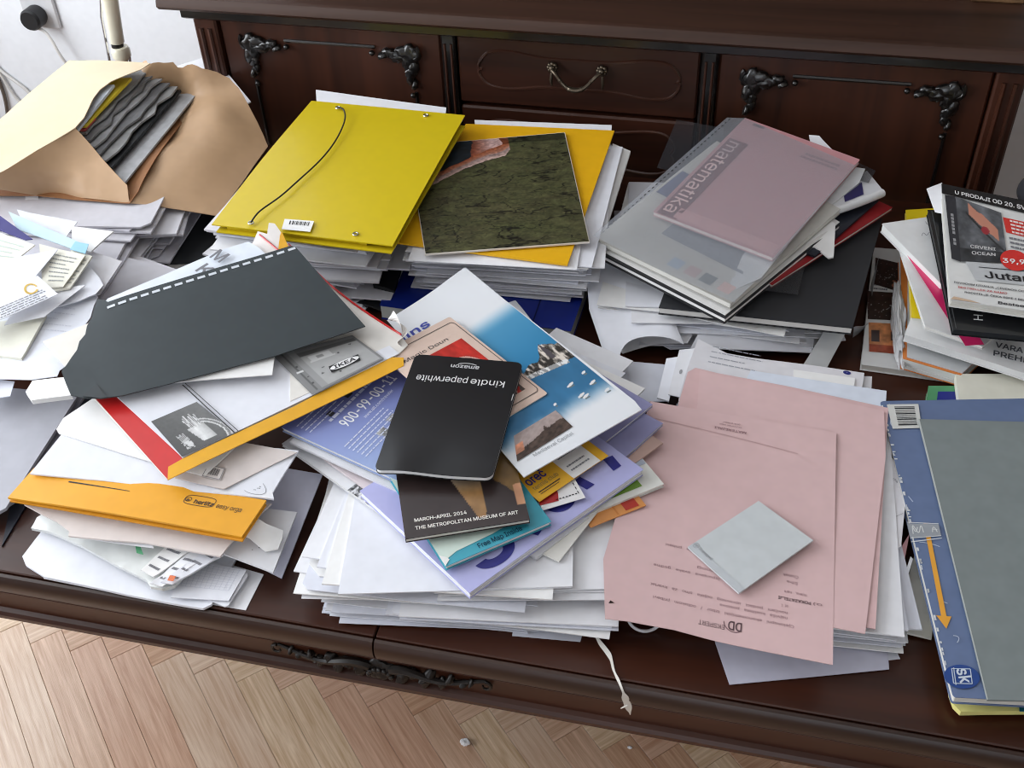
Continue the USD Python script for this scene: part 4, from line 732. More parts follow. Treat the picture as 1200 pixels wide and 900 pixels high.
th.part('faint_print', bars(s, fine_print(.4, .95, .85, 6, .12, .03, 71)), paper((190, 204, 196)))
sheet('white_card', 'plain white card under the ring card in the letter heap', 'card', [(-.8861, .8862, .858), (-.8335, .9341, .863), (-.8305, .988, .869), (-.892, .9557, .867)], papers[3], t=.0008)
th, s = leafy('ring_card', 'white card with a gold ring emblem and small print at the left edge', 'card', [(-.8601, .8279, .856), (-.7871, .9097, .8635), (-.8263, .933, .8685), (-.8804, .8805, .863)], papers[1], t=.0008)
th.part('gold_ring', strokes(s, [np.c_[.80 + .075 * np.cos(th_) , .60 + .20 * np.sin(th_)][:36], np.c_[.80 + .068 * np.cos(th_) , .60 + .18 * np.sin(th_)][4:36]], .0022, n=60), paper((216, 182, 96), rough=.35))
th.part('small_print', bars(s, fine_print(.3, .98, .40, 5, .085, .030, 33)), ink_m)
sheet('pale_blue_leaflet', 'pale blue leaflet with white edge at the top of the letter heap', 'leaflet', [(-.9109, 1.0246, .866), (-.8187, 1.0005, .862), (-.8126, 1.0119, .864), (-.9385, 1.0523, .871)], paper((188, 212, 222), rough=.5), t=.001)
sheet('navy_card', 'dark violet-blue card edge at the top left of the letter heap', 'card', [(-.9534, 1.0182, .873), (-.8803, .9971, .871), (-.8721, .9997, .8715), (-.9537, 1.0438, .876)], paper((56, 52, 112)), t=.0012)
sheet('crumpled_note', 'crumpled white note behind the pale blue leaflet', 'paper', [(-.9086, 1.0365, .8585), (-.8468, 1.026, .857), (-.8474, 1.0611, .86), (-.9369, 1.0663, .865)], papers[1], t=.001, wave=.002, wscale=50, seed=9, res=.006)
sheet('white_fold', 'white folded paper with a sharp tip right of the crumpled note', 'paper', [(-.8373, 1.0214, .856), (-.8034, 1.0127, .853), (-.7951, 1.0544, .856), (-.849, 1.0487, .86)], papers[2], t=.002, outline=[(-.8321, 1.0161, .855), (-.8035, 1.0107, .853), (-.7987, 1.0337, .855), (-.793, 1.0533, .857), (-.8203, 1.0529, .858), (-.8501, 1.0506, .86)])
sheet('small_blue_print', 'light blue printed slip at the tip of the pale blue leaflet', 'leaflet', [(-.8193, .9952, .8655), (-.7963, .9914, .8645), (-.7999, 1.0078, .867), (-.819, 1.0087, .868)], paper((150, 196, 222)), t=.0006)

# ================================================================ CENTRE FRONT pile
L = 'white sheet, in the middle layers, in the centre front pile under the brochures'; G = 'sheets in the centre front pile'
stack(L, G, (-.3708, .6052, .75), (-.1639, .6248, .75), .0005, .016, 9, .297, w=.205, jit=.003, ang=1.2, mats=papers, seed=61, field=.001, low=True)
stack(L, G, (-.2808, .609, .75), (-.1146, .6279, .75), .0162, .027, 6, .297, w=.21, jit=.005, ang=2, mats=papers, seed=62, field=.0015)
th, s = leafy('punched_sheet', 'cool white sheet with black punch hole at the right corner of the centre front pile', 'paper', [(-.1732, .6216, .7504), (-.108, .6279, .7504), (-.1048, .6906, .7506), (-.1775, .6782, .7504)], papers[3], t=.0004)
a = np.linspace(0, 2 * np.pi, 20)[:-1]; th.part('punch_hole', bars(s, [np.c_[.86 + .0032 / s.W * np.cos(a), .42 + .0032 / s.H * np.sin(a)]]), paper((18, 14, 14)))
stack(L, G, (-.359, .6152, .77), (-.2064, .6233, .77), .0275, .040, 7, .297, w=.22, jit=.007, ang=3, mats=papers, seed=63, field=.002)
stack(L, G, (-.24, .6251, .78), (-.1193, .6526, .784), .0402, .046, 4, .29, w=.20, jit=.004, ang=2, mats=papers, seed=64, field=.001, top=True)
for k, (a0, b0, w, h) in enumerate((((-.3864, .6387, .7975), (-.3918, .8249, .7975), .2, 0), ((-.3671, .6281, .7992), (-.3748, .8099, .7992), .21, 0), ((-.3542, .6081, .8009), (-.3731, .7714, .8009), .22, 0))):
    p0, p1 = np.array(a0), np.array(b0); n = np.array([-(p1 - p0)[1], (p1 - p0)[0], 0]); n = -n / np.linalg.norm(n) * w
    sheet('fanned_sheet', ('lowest', 'middle', 'uppermost')[k] + ' of the white sheets fanned out at the left of the centre front pile', 'paper', [p0, p0 + n, p1 + n, p1], papers[k], t=.0016)
sheet('fanned_sheet', 'white sheet on top of the centre front pile, nearest the front under the lavender map', 'paper', [(-.3343, .5985, .8025), (-.1205, .6499, .8025), (-.1448, .7892, .8025), (-.3643, .7462, .8025)], papers[1], t=.0012)
sheet('fanned_sheet', 'white sheet with a long straight edge right of the lavender map on the centre pile', 'paper', [(-.2061, .6295, .8038), (-.1197, .6501, .8038), (-.1381, .753, .8038), (-.2327, .7343, .8038)], papers[0], t=.001)
for k, (q, lab) in enumerate((([(-.1887, .6906, .762), (-.0917, .7359, .762), (-.0961, .7801, .764), (-.1705, .7715, .764)], 'white sheet sticking out right of the centre pile under the orange leaflet'),
                              ([(-.1823, .662, .756), (-.0941, .683, .752), (-.1009, .7449, .756), (-.1879, .7258, .758)], 'grey-white sheet low at the right side of the centre pile beside the long torn strip'),
                              ([(-.1839, .6692, .76), (-.1055, .6794, .759), (-.1131, .7382, .761), (-.1849, .7124, .761)], 'cool white sheet between the punched sheet and the pink pages'))):
    sheet('side_sheet', lab, 'paper', q, (papers[1], greys[3], papers[3])[k], t=.0012)
sheet('curled_sheet', 'white sheet with lifted curling edge right of the centre pile, beside the pink pages', 'paper', [(-.1578, .7101, .77), (-.1038, .7188, .766), (-.0905, .7384, .766), (-.0967, .7776, .768)], papers[3], t=.001, outline=[(-.157, .7064, .768), (-.1345, .7157, .769), (-.1074, .7194, .767), (-.1022, .7295, .767), (-.092, .7418, .767), (-.0965, .7758, .77), (-.1499, .7592, .774)])
for k, (a0, b0, lab) in enumerate((((-.1144, 1.012, .78), (-.2162, 1.0574, .78), 'white sheet poking out behind the sea poster, rearmost'), ((-.1196, .9843, .784), (-.2229, 1.0274, .784), 'white sheet poking out behind the sea poster, second from the back'), ((-.0932, .9585, .787), (-.2068, 1.0103, .787), 'white sheet poking out behind the sea poster toward the pink pages'))):
    sheet('rear_sheet', lab, 'paper', RQ(a0, b0, .17), papers[k], t=.0016)
sheet('rear_sheet', 'crumpled white sheet edge between the sea poster and the blue binder', 'paper', RQ((-.2219, 1.0234, .79), (-.2743, 1.0871, .792), .16), papers[0], t=.0012, wave=.0015, wscale=30)
sheet('rear_sheet', 'grey-white sheet between the curled heap and the pink pages', 'paper', [(-.156, .947, .76), (-.0698, .971, .76), (-.0685, 1.0342, .762), (-.1602, 1.0299, .762)], papers[3], t=.001)

gl = dict(rough=.32, spec=.5, coat=.25)
lav = paper((172, 172, 216), mottle=.02, **gl); navy = paper((44, 44, 120), rough=.35)
# lower brochures, in order upwards
bk, s = booklet('photo_brochure', 'brochure with grey photograph, its lower edge running below the blue telephone leaflet', 'brochure', RL((-.4598, .7735, .808), (-.3003, .6857, .808), .19), .004, paper((218, 218, 222), **gl), cover_t=.0005)
def bw(U, V):
    n = meshkit.fbm(np.stack([U * 26, V * 26, U * 0], -1), 5, 8); g = np.clip((n - .3) * 2.2, 0.08, .85); return np.stack([g, g, g * 1.02], -1)
m, ink = s.print_grid(110, bw, .0, .6, .02, .42); bk.part('photograph', m, picture(.3), ink=ink)
bk, s = booklet('pale_brochure', 'pale blue and pink brochure corner left of the museum booklet', 'brochure', RL((-.414, .7621, .8125), (-.2973, .6948, .8125), .17), .003, paper((214, 202, 206), **gl), cover_t=.0005)
bk.part('blue_panel', bars(s, [(0, 0, .5, .30)]), paper((64, 88, 140), **gl))
bk, s = booklet('green_brochure', 'white brochure with a green panel sticking out at the right of the centre pile', 'brochure', RQ((-.1198, .7376, .808), (-.0523, .7935, .808), .11), .005, paper((222, 222, 216), **gl))
bk.part('green_panel', bars(s, [(.02, .07, .76, .99)]), paper((104, 142, 44), **gl)); bk.part('grey_panel', bars(s, [(.80, .30, .99, .99)]), paper((170, 178, 192), **gl))
th, s = leafy('orange_leaflet', 'orange leaflet with a red patch below the green brochure', 'leaflet', RQ((-.1158, .7249, .804), (-.0664, .7646, .804), .09), paper((218, 148, 82), **gl), t=.001)
th.part('red_patch', bars(s, [(.66, .03, .90, .30)]), paper((182, 58, 46), **gl)); th.part('stripe', bars(s, [(.50, .02, .53, .98)]), paper((204, 128, 66)))
sheet('folded_leaflet', 'grey white folded leaflet edges at the front below the lavender map', 'leaflet', RQ((-.1594, .6719, .8095), (-.119, .733, .8095), .09), paper((204, 204, 208), **gl), t=.004)
sheet('folded_leaflet', 'cream white leaflet tip just left of the orange leaflet', 'leaflet', RQ((-.1373, .6737, .8075), (-.1121, .743, .8075), .08), paper((224, 222, 216)), t=.0015)
bk, s = booklet('dark_photo_card', 'card with a dark photograph, its corner over the pink pages', 'card', RQ((-.0983, .7969, .809), (-.0605, .8513, .809), .12), .002, paper((190, 160, 150), **gl))
bk.part('dark_panel', bars(s, [(.35, .35, .99, .99)]), paper((66, 62, 58), **gl))
for k, (a0, b0, h, lab) in enumerate((((-.1073, .7974, .813), (-.0639, .877, .813), .052, 'lower lavender map leaflet poking out right behind the sea poster'), ((-.1257, .8216, .818), (-.0781, .899, .818), .057, 'upper lavender map leaflet poking out right behind the sea poster'))):
    bk, s = booklet('lavender_map', lab, 'map', RQ(a0, b0, .16), .004, paper((150, 150, 190), mottle=.02, **gl))
    bk.part('navy_mark', bars(s, [(.40, .35, .66, .47)] if k == 0 else [(.18, .28, .52, .42)]), navy, label=None)
    if k == 0: bk.part('navy_mark', bars(s, [(.08, .10, .20, .20)]), navy)
bk, s = booklet('lavender_map', 'lavender folded map with navy blocks, lowest at the front of the brochure heap', 'map', RQ((-.2094, .6133, .817), (-.0744, .7991, .819), .175), .009, lav, paper((224, 224, 228)), layers=3, extra=[(-.1732, .6678, .8185)])
bk.part('navy_block', bars(s, [[(.96, .202), (.943, .107), (.895, .108), (.911, .215)]]), navy); bk.part('navy_block', bars(s, [[(.762, .207), (.777, .105), (.731, .106), (.719, .204)]]), navy)
a = np.linspace(0, np.pi, 20); bk.part('round_emblem', bars(s, [np.c_[.60 + .075 * np.cos(-a), .155 - .085 * np.sin(a)]]), navy)
bk.part('round_emblem', bars(s, [np.r_[np.c_[.205 + .10 * np.cos(-a), .115 - .085 * np.sin(a)], np.c_[.205 - .045 * np.cos(a), .115 - .03 * np.sin(a)]]]), navy)
bk.part('navy_block', bars(s, [[(.375, .10), (.40, .04), (.43, .055), (.42, .11)]]), navy)
tk, s = leafy('coupon', 'white coupon with dashed border and red photo under the yellow ticket', 'coupon', RQ((-.1626, .7206, .8235), (-.1247, .7454, .8235), .055), paper((228, 226, 226), **gl), t=.0006)
tk.part('red_photo', bars(s, [[(.0, .12), (.42, .10), (.50, .30), (.44, .62), (.1, .8), (.0, .8)]]), paper((160, 32, 34), **gl))
tk.part('dashed_border', bars(s, [(.38 + .075 * i, .13, .38 + .075 * i + .045, .155) for i in range(7)] + [(.90, .13 + .11 * i, .92, .13 + .11 * i + .07) for i in range(7)]), ink_d)
yt = paper((222, 168, 40), **gl)
tk, s = leafy('resort_ticket', 'yellow and white ticket with blue lettering between museum booklet and sea poster', 'ticket', RQ((-.1676, .7283, .8265), (-.1114, .8042, .8265), .044), yt, t=.0007)
tk.part('white_panel', bars(s, [(.49, 0, .885, 1)]), paper((226, 224, 222), **gl))
tk.part('blue_lettering', letters(s, [('oreč', .065, .50, .0110, .024, 0, True, 'l')], .0006), navy); tk.part('small_lettering', letters(s, [('tennis club', .07, .31, .0055, .032, 0, False, 'l')], .0006), paper((120, 110, 80)))
tk.part('rules', bars(s, [(.08, .20, .38, .225), (.08, .14, .34, .155)], .0006), ink_d); tk.part('fine_print', bars(s, fine_print(.55, .85, .40, 2, .15, .05, 4) + fine_print(.55, .85, .85, 2, .15, .03, 5), .0006), ink_m)
# teal brochure
teal = paper((60, 158, 178), **gl); mint = paper((206, 222, 212), **gl)
bk, s = booklet('teal_brochure', 'teal and mint brochure with Free Map Inside lettering under the museum booklet', 'brochure', RQ((-.2364, .6312, .827), (-.1509, .7051, .827), .185), .006, teal, paper((226, 226, 222)), layers=2)
bk.part('mint_panel', bars(s, [[(0, .03), (.15, .062), (.5, .075), (.78, .10), (.90, .36), (.70, .95), (0, .95)]]), mint)
bk.part('white_edge', bars(s, [[(0, .0), (.06, .03), (.05, .05), (.0, .08)], [(.78, .11), (.85, .20), (.83, .34), (.74, .20), (.60, .10)]], .0006), paper((228, 228, 226)))
bk.part('teal_lettering', letters(s, [('Free Map Inside', .331, .022, .0058, .0465, 0, True, 'l')]), paper((16, 62, 84)))
bk.part('fine_print', bars(s, fine_print(.05, .62, .31, 4, .035, .010, 6), .0006), ink_m)
# beige brochure with painting
beige = paper((214, 190, 176), **gl)
mq = RL((-.3476, .8219, .8335), (-.2213, .8353, .8335), .1)
BB = [(-.3234, .9696, .8495), (-.1867, .8648, .846)]
v = np.array(BB[1]) - np.array(BB[0]); nn = np.array([v[1], -v[0], 0]); nn = nn / np.linalg.norm(nn) * .098
mq = [BB[1] + nn, np.array(BB[1]), np.array(BB[0]), BB[0] + nn]
blue_q = RL((-.4569, .7762, .83), (-.2824, .7175, .8275), .15)
# blue telephone leaflet
bk, s = booklet('telephone_leaflet', 'blue leaflet with white telephone number under the amber edge of the catalogue', 'leaflet', blue_q, .006, paper((150, 166, 206), **gl), paper((216, 216, 218)), layers=2)
def bluesky(U, V):
    c0, c1, c2 = np.array((84, 80, 150)), np.array((122, 134, 188)), np.array((166, 186, 220)); f = np.clip(V * .75 + .35 * U - .1, 0, 1)[..., None]
    c = np.where(f > .5, c1 + (c0 - c1) * (f - .5) * 2, c2 + (c1 - c2) * f * 2) / 255.
    n = meshkit.fbm(np.stack([U * 45, V * 45, U * 0], -1), 4, 3); g = (.25 + .6 * n)[..., None] * np.ones(3)
    for x, y, w in ((.47, .52, .05), (.33, .50, .05), (.16, .13, .19)):
        k = (np.abs(U - x) < w * (.55 + .5 * n)) & (V < y) & (V > y - .28); c[k] = g[k]
    return c
m, ink = s.print_grid(100, bluesky); bk.part('front_print', m, picture(.3, coat=.25), ink=ink)
bk.part('telephone_number', letters(s, [('900-99-00-11', .237, .672, .0125, .090, 0, True, 'l')], .0006), paper((232, 232, 236)))
bk.part('small_lettering', letters(s, [('www.att.com/traveler', .375, .625, .0042, .051, 0, False, 'l')], .0006), paper((214, 216, 230)))
bk.part('fine_print', bars(s, fine_print(.22, .85, .80, 1, .03, .020, 3) + fine_print(.07, .58, .59, 6, .030, .007, 8) + fine_print(.06, .5, .93, 4, .032, .007, 2), .0006), paper((206, 210, 228)))
bk.part('dark_patch', bars(s, [(.26, .805, .31, .845), (.48, .82, .54, .86)], .0006), ink_d)
sheet('blue_backing', 'white leaflet edge directly below the blue telephone leaflet', 'leaflet', [p - np.array([0, 0, .0072]) for p in map(np.array, RL((-.4449, .7651, .829), (-.2833, .7113, .8265), .14))], paper((214, 214, 218)), t=.003)
# museum booklet
met = paper((52, 42, 40), rough=.3, coat=.3)
bk, s = booklet('museum_booklet', 'dark brown museum calendar booklet with white capitals dated March-April 2014', 'booklet', RQ((-.2792, .6468, .838), (-.1693, .6937, .838), .15), .005, met, paper((220, 216, 206)), layers=1)
def metart(U, V):
    n = meshkit.fbm(np.stack([U * 9, V * 12, U * 0], -1), 4, 12); c = np.ones(U.shape + (3,)) * np.array((50, 40, 39)) / 255 * (.9 + .2 * n[..., None])
    edge = V > .35 - .75 * np.clip(U - .62, 0, 1) ** 1.3 + .03 * (n - .5)
    k = (U > .66) & edge; c[k] = np.array((120, 92, 52)) / 255 * (.7 + .5 * n[k])[:, None]
    k = (U > .93) & (V > .10) & (V < .16 + .1 * n); c[k] = np.array((176, 128, 96)) / 255 * (.8 + .4 * n[k])[:, None]
    x = .64 - .30 * (V - .05); w = np.clip(.035 + (V - .06) * .33, 0, .12); k = (np.abs(U - x) < w) & (V < .46) & (V > .06)
    c[k] = (np.array((150, 112, 70)) + (np.array((196, 184, 172)) - np.array((150, 112, 70))) * np.clip((V[k] - .22) / .14, 0, 1)[:, None]) / 255 * (.75 + .45 * n[k])[:, None]
    return c
m, ink = s.print_grid(110, lambda U, V: metart(U, V * .15 / .21)); bk.part('front_picture', m, picture(.3, coat=.3), ink=ink)
bk.part('lettering', letters(s, [('MARCH–APRIL 2014', .093, .129, .0042, .0505, 0, True, 'l'), ('THE METROPOLITAN MUSEUM OF ART', .09, .062, .0042, .0995, 0, True, 'l')], .0006), paper((226, 222, 216)))
# sea poster
sp, s = leafy('sea_poster', 'large glossy travel poster of a harbour town on blue sea with white margins', 'poster', [(-.1856, .7419, .844), (-.0859, .8605, .844), (-.3332, 1.0749, .844), (-.3978, .9581, .844)], paper((226, 228, 232), **gl), t=.0012,
              extra=[(-.1379, .7987, .844), (-.2016, .9568, .845), (-.3703, 1.0327, .84), (-.2756, .9116, .842)], outline=[(-.1856, .7419, .844), (-.0859, .8605, .844), (-.0947, .8717, .8445), (-.1991, .9588, .845), (-.272, 1.0205, .8445), (-.3332, 1.0749, .844), (-.3473, 1.0429, .842), (-.3677, 1.0055, .84), (-.3958, .964, .841)])
def sea(U, V):
    P3 = np.stack([U * 8, V * 8, U * 0], -1); n = meshkit.fbm(P3, 4, 21); fine = meshkit.fbm(P3 * 5, 4, 22)
    top = .74 + 0 * U; bot = .085 + .03 * n
    c = np.ones(U.shape + (3,)) * np.array((226, 228, 232)) / 255
    sky = (np.array((48, 122, 166)) + (np.array((86, 152, 190)) - np.array((48, 122, 166))) * np.clip((V - .40) / .3, 0, 1)[..., None]) / 255
    water = np.array((56, 110, 148)) / 255 * (.88 + .24 * n[..., None]); pic = np.where((V > .375)[..., None], sky, water)
    a = np.clip((top - V) / .10, 0, 1) * np.clip((V - bot) / .10, 0, 1); a = (a * a * (3 - 2 * a))[..., None]; c = c * (1 - a) + pic * a
    land = (V > .345 + .05 * (.9 - U) - .01 * n) & (V < .375 + .05 * np.clip((U - .55) * 4, 0, 1) + .07 * (n - .42) + .03 * np.exp(-((U - .86) / .05) ** 2)) & (U > .30)
    t = np.clip((fine - .36) * 2.6, .2, .86); c[land] = (t[..., None] * np.array((1, .95, .9)))[land]
    wall = (np.abs(V - .362 + .08 * (U - .6)) < .011) & (U > .50) & (U < .93); c[wall] = np.where((fine > .5)[wall], .88, .6)[:, None]
    tow = (np.abs(U - .865) < .022) & (V > .38) & (V < .475 - np.abs(U - .865) * 2.2); c[tow] = np.array((.32, .30, .32))
    for x, y, w in ((.77, .176, .032), (.79, .163, .030), (.775, .239, .034), (.92, .199, .03), (.95, .14, .026), (.935, .255, .02), (.56, .20, .014)):
        b = (np.abs(U - x) < w) & (np.abs(V - y - .1 * (U - x)) < .006 * (1 - np.abs(U - x) / w * .5)); c[b] = .88
        b = (np.abs(U - x) < w * .7) & (np.abs(V - y + .010) < .003); c[b] = np.array((.42, .46, .46))
    return c
m, ink = s.print_grid(210, sea, .012, .988, .0, 1.0); 
V_, F_ = m; sp.part('harbour_picture', (V_, F_), picture(.3, coat=.25), ink=ink)
q = Surf([(-.1967, .7606, .8447), (-.1517, .8208, .8447), (-.1737, .8413, .8449), (-.2082, .7955, .8449)], t=.0002)
def sepia(U, V):
    n = meshkit.fbm(np.stack([U * 14, V * 10, U * 0], -1), 4, 31); hill = V < .30 + .35 * U * (U < .75) + .26 * (U >= .75) + .12 * (n - .5) + .18 * np.exp(-((U - .62) / .03) ** 2)
    c = np.ones(U.shape + (3,)) * np.array((168, 152, 148)) / 255 * (.85 + .25 * n[..., None]); d = np.array((70, 58, 52)) / 255 * (.5 + 1.1 * n[..., None]); c = np.where(hill[..., None], d, c)
    k = (U < .16) & (V > .25) & (V < .62); c[k] = np.array((206, 140, 110)) / 255 * (.7 + .6 * n[k])[:, None]; return c
m, ink = q.print_grid(60, sepia); sp.part('inset_photo', m, picture(.3, coat=.25), ink=ink)
sp.part('script_lettering', letters(s, [('Mediaeval Capital', .154, .050, .0044, .048, 0, False, 'l')], .0006), paper((150, 152, 156)))
sp.part('blue_lettering', letters(s, [('lins', .0, .846, .0125, .043, 0, True, 'l')], .0008), paper((66, 76, 158)))
# beige painting brochure lies on the poster
bk, s = booklet('painting_brochure', 'beige brochure with thin line border and red painting, below the black tablet guide', 'brochure', mq, .003, beige, corner=.003)
fr = [(.06, .07), (.94, .07), (.965, .09), (.965, .91), (.94, .93), (.06, .93)]
bk.part('line_border', strokes(s, [[(.10, .055), (.93, .055)], [(.93, .055), (.96, .075), (.965, .10)], [(.965, .10), (.965, .90)], [(.965, .90), (.96, .925), (.93, .945)], [(.93, .945), (.10, .945)]], .0008, n=14), ink_d)
bk.part('lettering', letters(s, [('Magic Doun', .73, .81, .0052, .060, 0, False, 'r')]), ink_d)
def paint(U, V):
    n = meshkit.fbm(np.stack([U * 7, V * 7, U * 0], -1), 4, 41); c = np.ones(U.shape + (3,)) * np.array((190, 52, 44)) / 255 * (.8 + .4 * n[..., None])
    r = np.hypot(U - .55, (V - .35)); k = r < .42; c[k] = (np.array((150, 84, 74)) / 255 * (.5 + .9 * n[k])[:, None]); c[np.abs(r - .42) < .012] = np.array((.84, .7, .66)); k = (V < .45) & (n > .45); c[k] = np.array((.34, .3, .28)); return c
m, ink = s.print_grid(70, paint, .30, .86, .12, .77); bk.part('painting', m, picture(.3, coat=.25), ink=ink)
# black tablet guide
blk = paper((24, 25, 27), rough=.28, spec=.5, coat=.35, mottle=.02)
q = [(-.221, .8989, .855), (-.3401, .89, .856), (-.3304, .7132, .854), (-.2129, .7246, .855)]
bk, s = booklet('tablet_guide', 'glossy black tablet guide with white lettering upside down on top of the brochures', 'booklet', q, .006, blk, paper((226, 226, 226)), layers=1, corner=.008, extra=[(-.3333, .7167, .8535), (-.3022, .7138, .8565), (-.261, .7208, .854), (-.3346, .7739, .8555)])
bk.part('lettering', letters(s, [('kindle', .112, .195, .0098, .0365, 0, False, 'l'), ('paperwhite', .448, .195, .0098, .0555, 0, False, 'l')], .0006), paper((222, 222, 222)))
bk.part('small_lettering', letters(s, [('amazon', .51, .075, .0058, .031, 0, True, 'c')], .0006), paper((196, 196, 198)))
bk.part('smile_mark', strokes(s, [[(.41, .066), (.46, .056), (.53, .056), (.58, .066)]], .0011, .0006), paper((196, 196, 198)))
bk.part('edge_glint', strokes(s, [[(.01, .30), (.012, .36)]], .0009, .0006), paper((180, 180, 180)))
# twisted clear tie near the folder's amber tip
rr = np.random.default_rng(4); pts = [(-.3835, .9474, .858), (-.3683, .9291, .862), (-.3632, .9231, .854), (-.3667, .9085, .854), (-.355, .9075, .848), (-.3553, .8942, .844)]
rb = spline(pts, 30); wv = np.c_[np.sin(np.linspace(0, 9, 30)), np.cos(np.linspace(0, 9, 30)), np.sin(np.linspace(1, 7, 30))] * .004
V = np.vstack([rb - wv, rb + wv]); i = np.arange(29); solo('twisted_strip', (np.vstack([V, V - [0, 0, .0006]]), np.vstack([np.c_[i, i + 1, i + 31], np.c_[i, i + 31, i + 30], np.c_[i + 61, i + 60, i + 91], np.c_[i + 91, i + 60, i + 90], np.c_[i, i + 60, i + 1], np.c_[i + 1, i + 60, i + 61], np.c_[i + 30, i + 31, i + 90], np.c_[i + 31, i + 91, i + 90]])), paper((226, 222, 218), rough=.4), 'twisted white paper strip at the right end of the amber catalogue edge', 'paper strip', smooth=False)

# ================================================================ PINK pages, front right of the middle
L = 'white sheet, in the middle layers, in the pile under the pink pages'; G = 'sheets under the pink pages'
stack(L, G, (-.0148, .6613, .754), (.1511, .6754, .754), .0045, .034, 14, .297, w=.215, jit=.006, ang=2.5, mats=papers, seed=71, field=.0015, low=True, top=True)
sheet('base_sheet', 'large pale lilac sheet lying on the table below the lower edge of the pink pages', 'paper', [(.0341, .6078, .7525), (.1755, .6537, .7525), (.1684, .801, .7535), (.0168, .6532, .7535)], lilac, t=.001, outline=[(.0341, .6078, .7525), (.1057, .6309, .7525), (.1755, .6537, .7525), (.1684, .801, .7535), (.0174, .7593, .7535), (.0169, .6516, .753)])
sheet('base_sheet', 'white sheet tip right of the large pale lilac one on the bare table', 'paper', [(.1286, .649, .7508), (.1861, .6684, .7508), (.1751, .6953, .751), (.1275, .7287, .751)], papers[3], t=.0006)
for k, (ol, lab) in enumerate((([(.1268, .6788, .76), (.1462, .6729, .76), (.1669, .6833, .761), (.1762, .6963, .762), (.1788, .7172, .763), (.18, .7395, .764), (.1766, .9138, .766), (.1323, .9072, .764)], 'rounded white sheet corner lowest at the right of the pink pages'), ([(.1327, .7148, .77), (.1642, .7139, .77), (.1768, .727, .771), (.1786, .7357, .771), (.1749, .899, .774), (.1308, .8968, .774)], 'rounded white sheet corner in the middle at the right of the pink pages'), ([(.1313, .7289, .778), (.1661, .7286, .778), (.1772, .7395, .779), (.1774, .7501, .779), (.176, .8976, .782), (.1295, .8886, .782)], 'rounded white sheet corner highest at the right of the pink pages'))):
    sheet('round_sheet', lab, 'paper', [ol[0], ol[2], ol[-2], ol[-1]], papers[(3, 1, 0)[k]], t=.002, outline=ol)
th, s = leafy('note_sheet', 'grey-white sheet with a short note right of the pink pages, half under the blue pad', 'paper', [(.1544, .7508, .783), (.1838, .7785, .783), (.1933, .8746, .783), (.1735, .9091, .783)], greys[3], t=.0008)
th.part('short_note', letters(s, [('nota', .45, .80, .004, None, 0, False, 'c')]), ink_m); th.part('fold_line', strokes(s, [[(.2, .34), (.95, .46)]], .0005), ink_m)
sheet('pink_slip', 'darker pink sheet showing between the white sheets and the blue pad', 'paper', [(.1779, .7311, .774), (.1827, .7342, .774), (.194, .8036, .776), (.1786, .7678, .775)], paper((196, 148, 152)), t=.001)
sheet('white_board', 'cream white card lying on the bare table left of the blue pad', 'card', [(.1797, .6975, .756), (.2142, .6937, .756), (.2224, .7815, .76), (.2016, .7907, .76)], paper((224, 222, 214)), t=.003)
th, s = leafy('clip_strip', 'narrow white strip standing beside the blue pad above the cream white card', 'paper strip', [(.1791, .717, .77), (.183, .7167, .77), (.1966, .7723, .774), (.1943, .7751, .774)], papers[0], t=.002)
# sheets showing behind the pink pages
th, s = leafy('handwritten_sheet', 'handwritten page rising behind the pink pages at its top left corner', 'paper', [(-.0567, .93, .786), (.143, .9133, .786), (.1488, 1.0343, .786), (-.0431, 1.056, .788)], greys[3], t=.002, outline=[(-.0536, .945, .786), (.1376, .9123, .786), (.1498, 1.0329, .786), (.0912, 1.0351, .7865), (.0208, 1.036, .7865), (-.0072, 1.0381, .787), (-.0433, 1.0576, .788), (-.0497, 1.0048, .787)])
th.part('handwriting', bars(s, fine_print(.10, .5, .95, 4, .075, .012, 13, .8)), paper((156, 158, 166))); a = np.linspace(0, 2 * np.pi, 20)
th.part('round_stamp', strokes(s, [np.c_[.905 + .018 * np.cos(a), .94 + .02 * np.sin(a)], np.c_[.905 + .010 * np.cos(a), .94 + .010 * np.sin(a)]], .0018), ink_b)
sheet('back_sheet', 'bluish white sheet showing behind the top edge of the pink pages', 'paper', [(.0073, .9528, .7895), (.1693, .9417, .7895), (.1732, 1.0019, .7895), (.0223, 1.0093, .7895)], paper((212, 218, 230)), t=.001)
sheet('back_sheet', 'small white sheet corner above the bluish sheet behind the pink pages', 'paper', [(.0716, .9893, .7875), (.1372, .9915, .7875), (.1391, 1.02, .7875), (.0703, 1.0223, .7875)], papers[2], t=.0008)
sheet('back_sheet', 'white sheet corner at the far right behind the pink pages', 'paper', [(.1009, .9791, .782), (.1567, .984, .782), (.159, 1.0333, .782), (.0999, 1.0236, .782)], papers[4], t=.0015)
th, s = leafy('punched_page', 'white punched page leaning left behind the pink pages', 'paper', [(-.0667, .9599, .781), (-.0498, .955, .783), (-.0446, 1.0419, .786), (-.0632, 1.0389, .783)], papers[4], t=.001)
th.part('punch_hole', bars(s, [np.c_[.45 + .10 * np.cos(a[:-1]), .50 + .05 * np.sin(a[:-1])]]), paper((150, 150, 154)))
sheet('white_spine', 'rolled white sheet edge between the pink pages and the sea poster', 'paper', [(-.0788, .9573, .776), (-.0646, .9519, .778), (-.0629, 1.0273, .782), (-.0767, 1.0263, .778)], papers[1], t=.002)
pk = paper((212, 180, 180), rough=.6, spec=.25, mottle=.025)
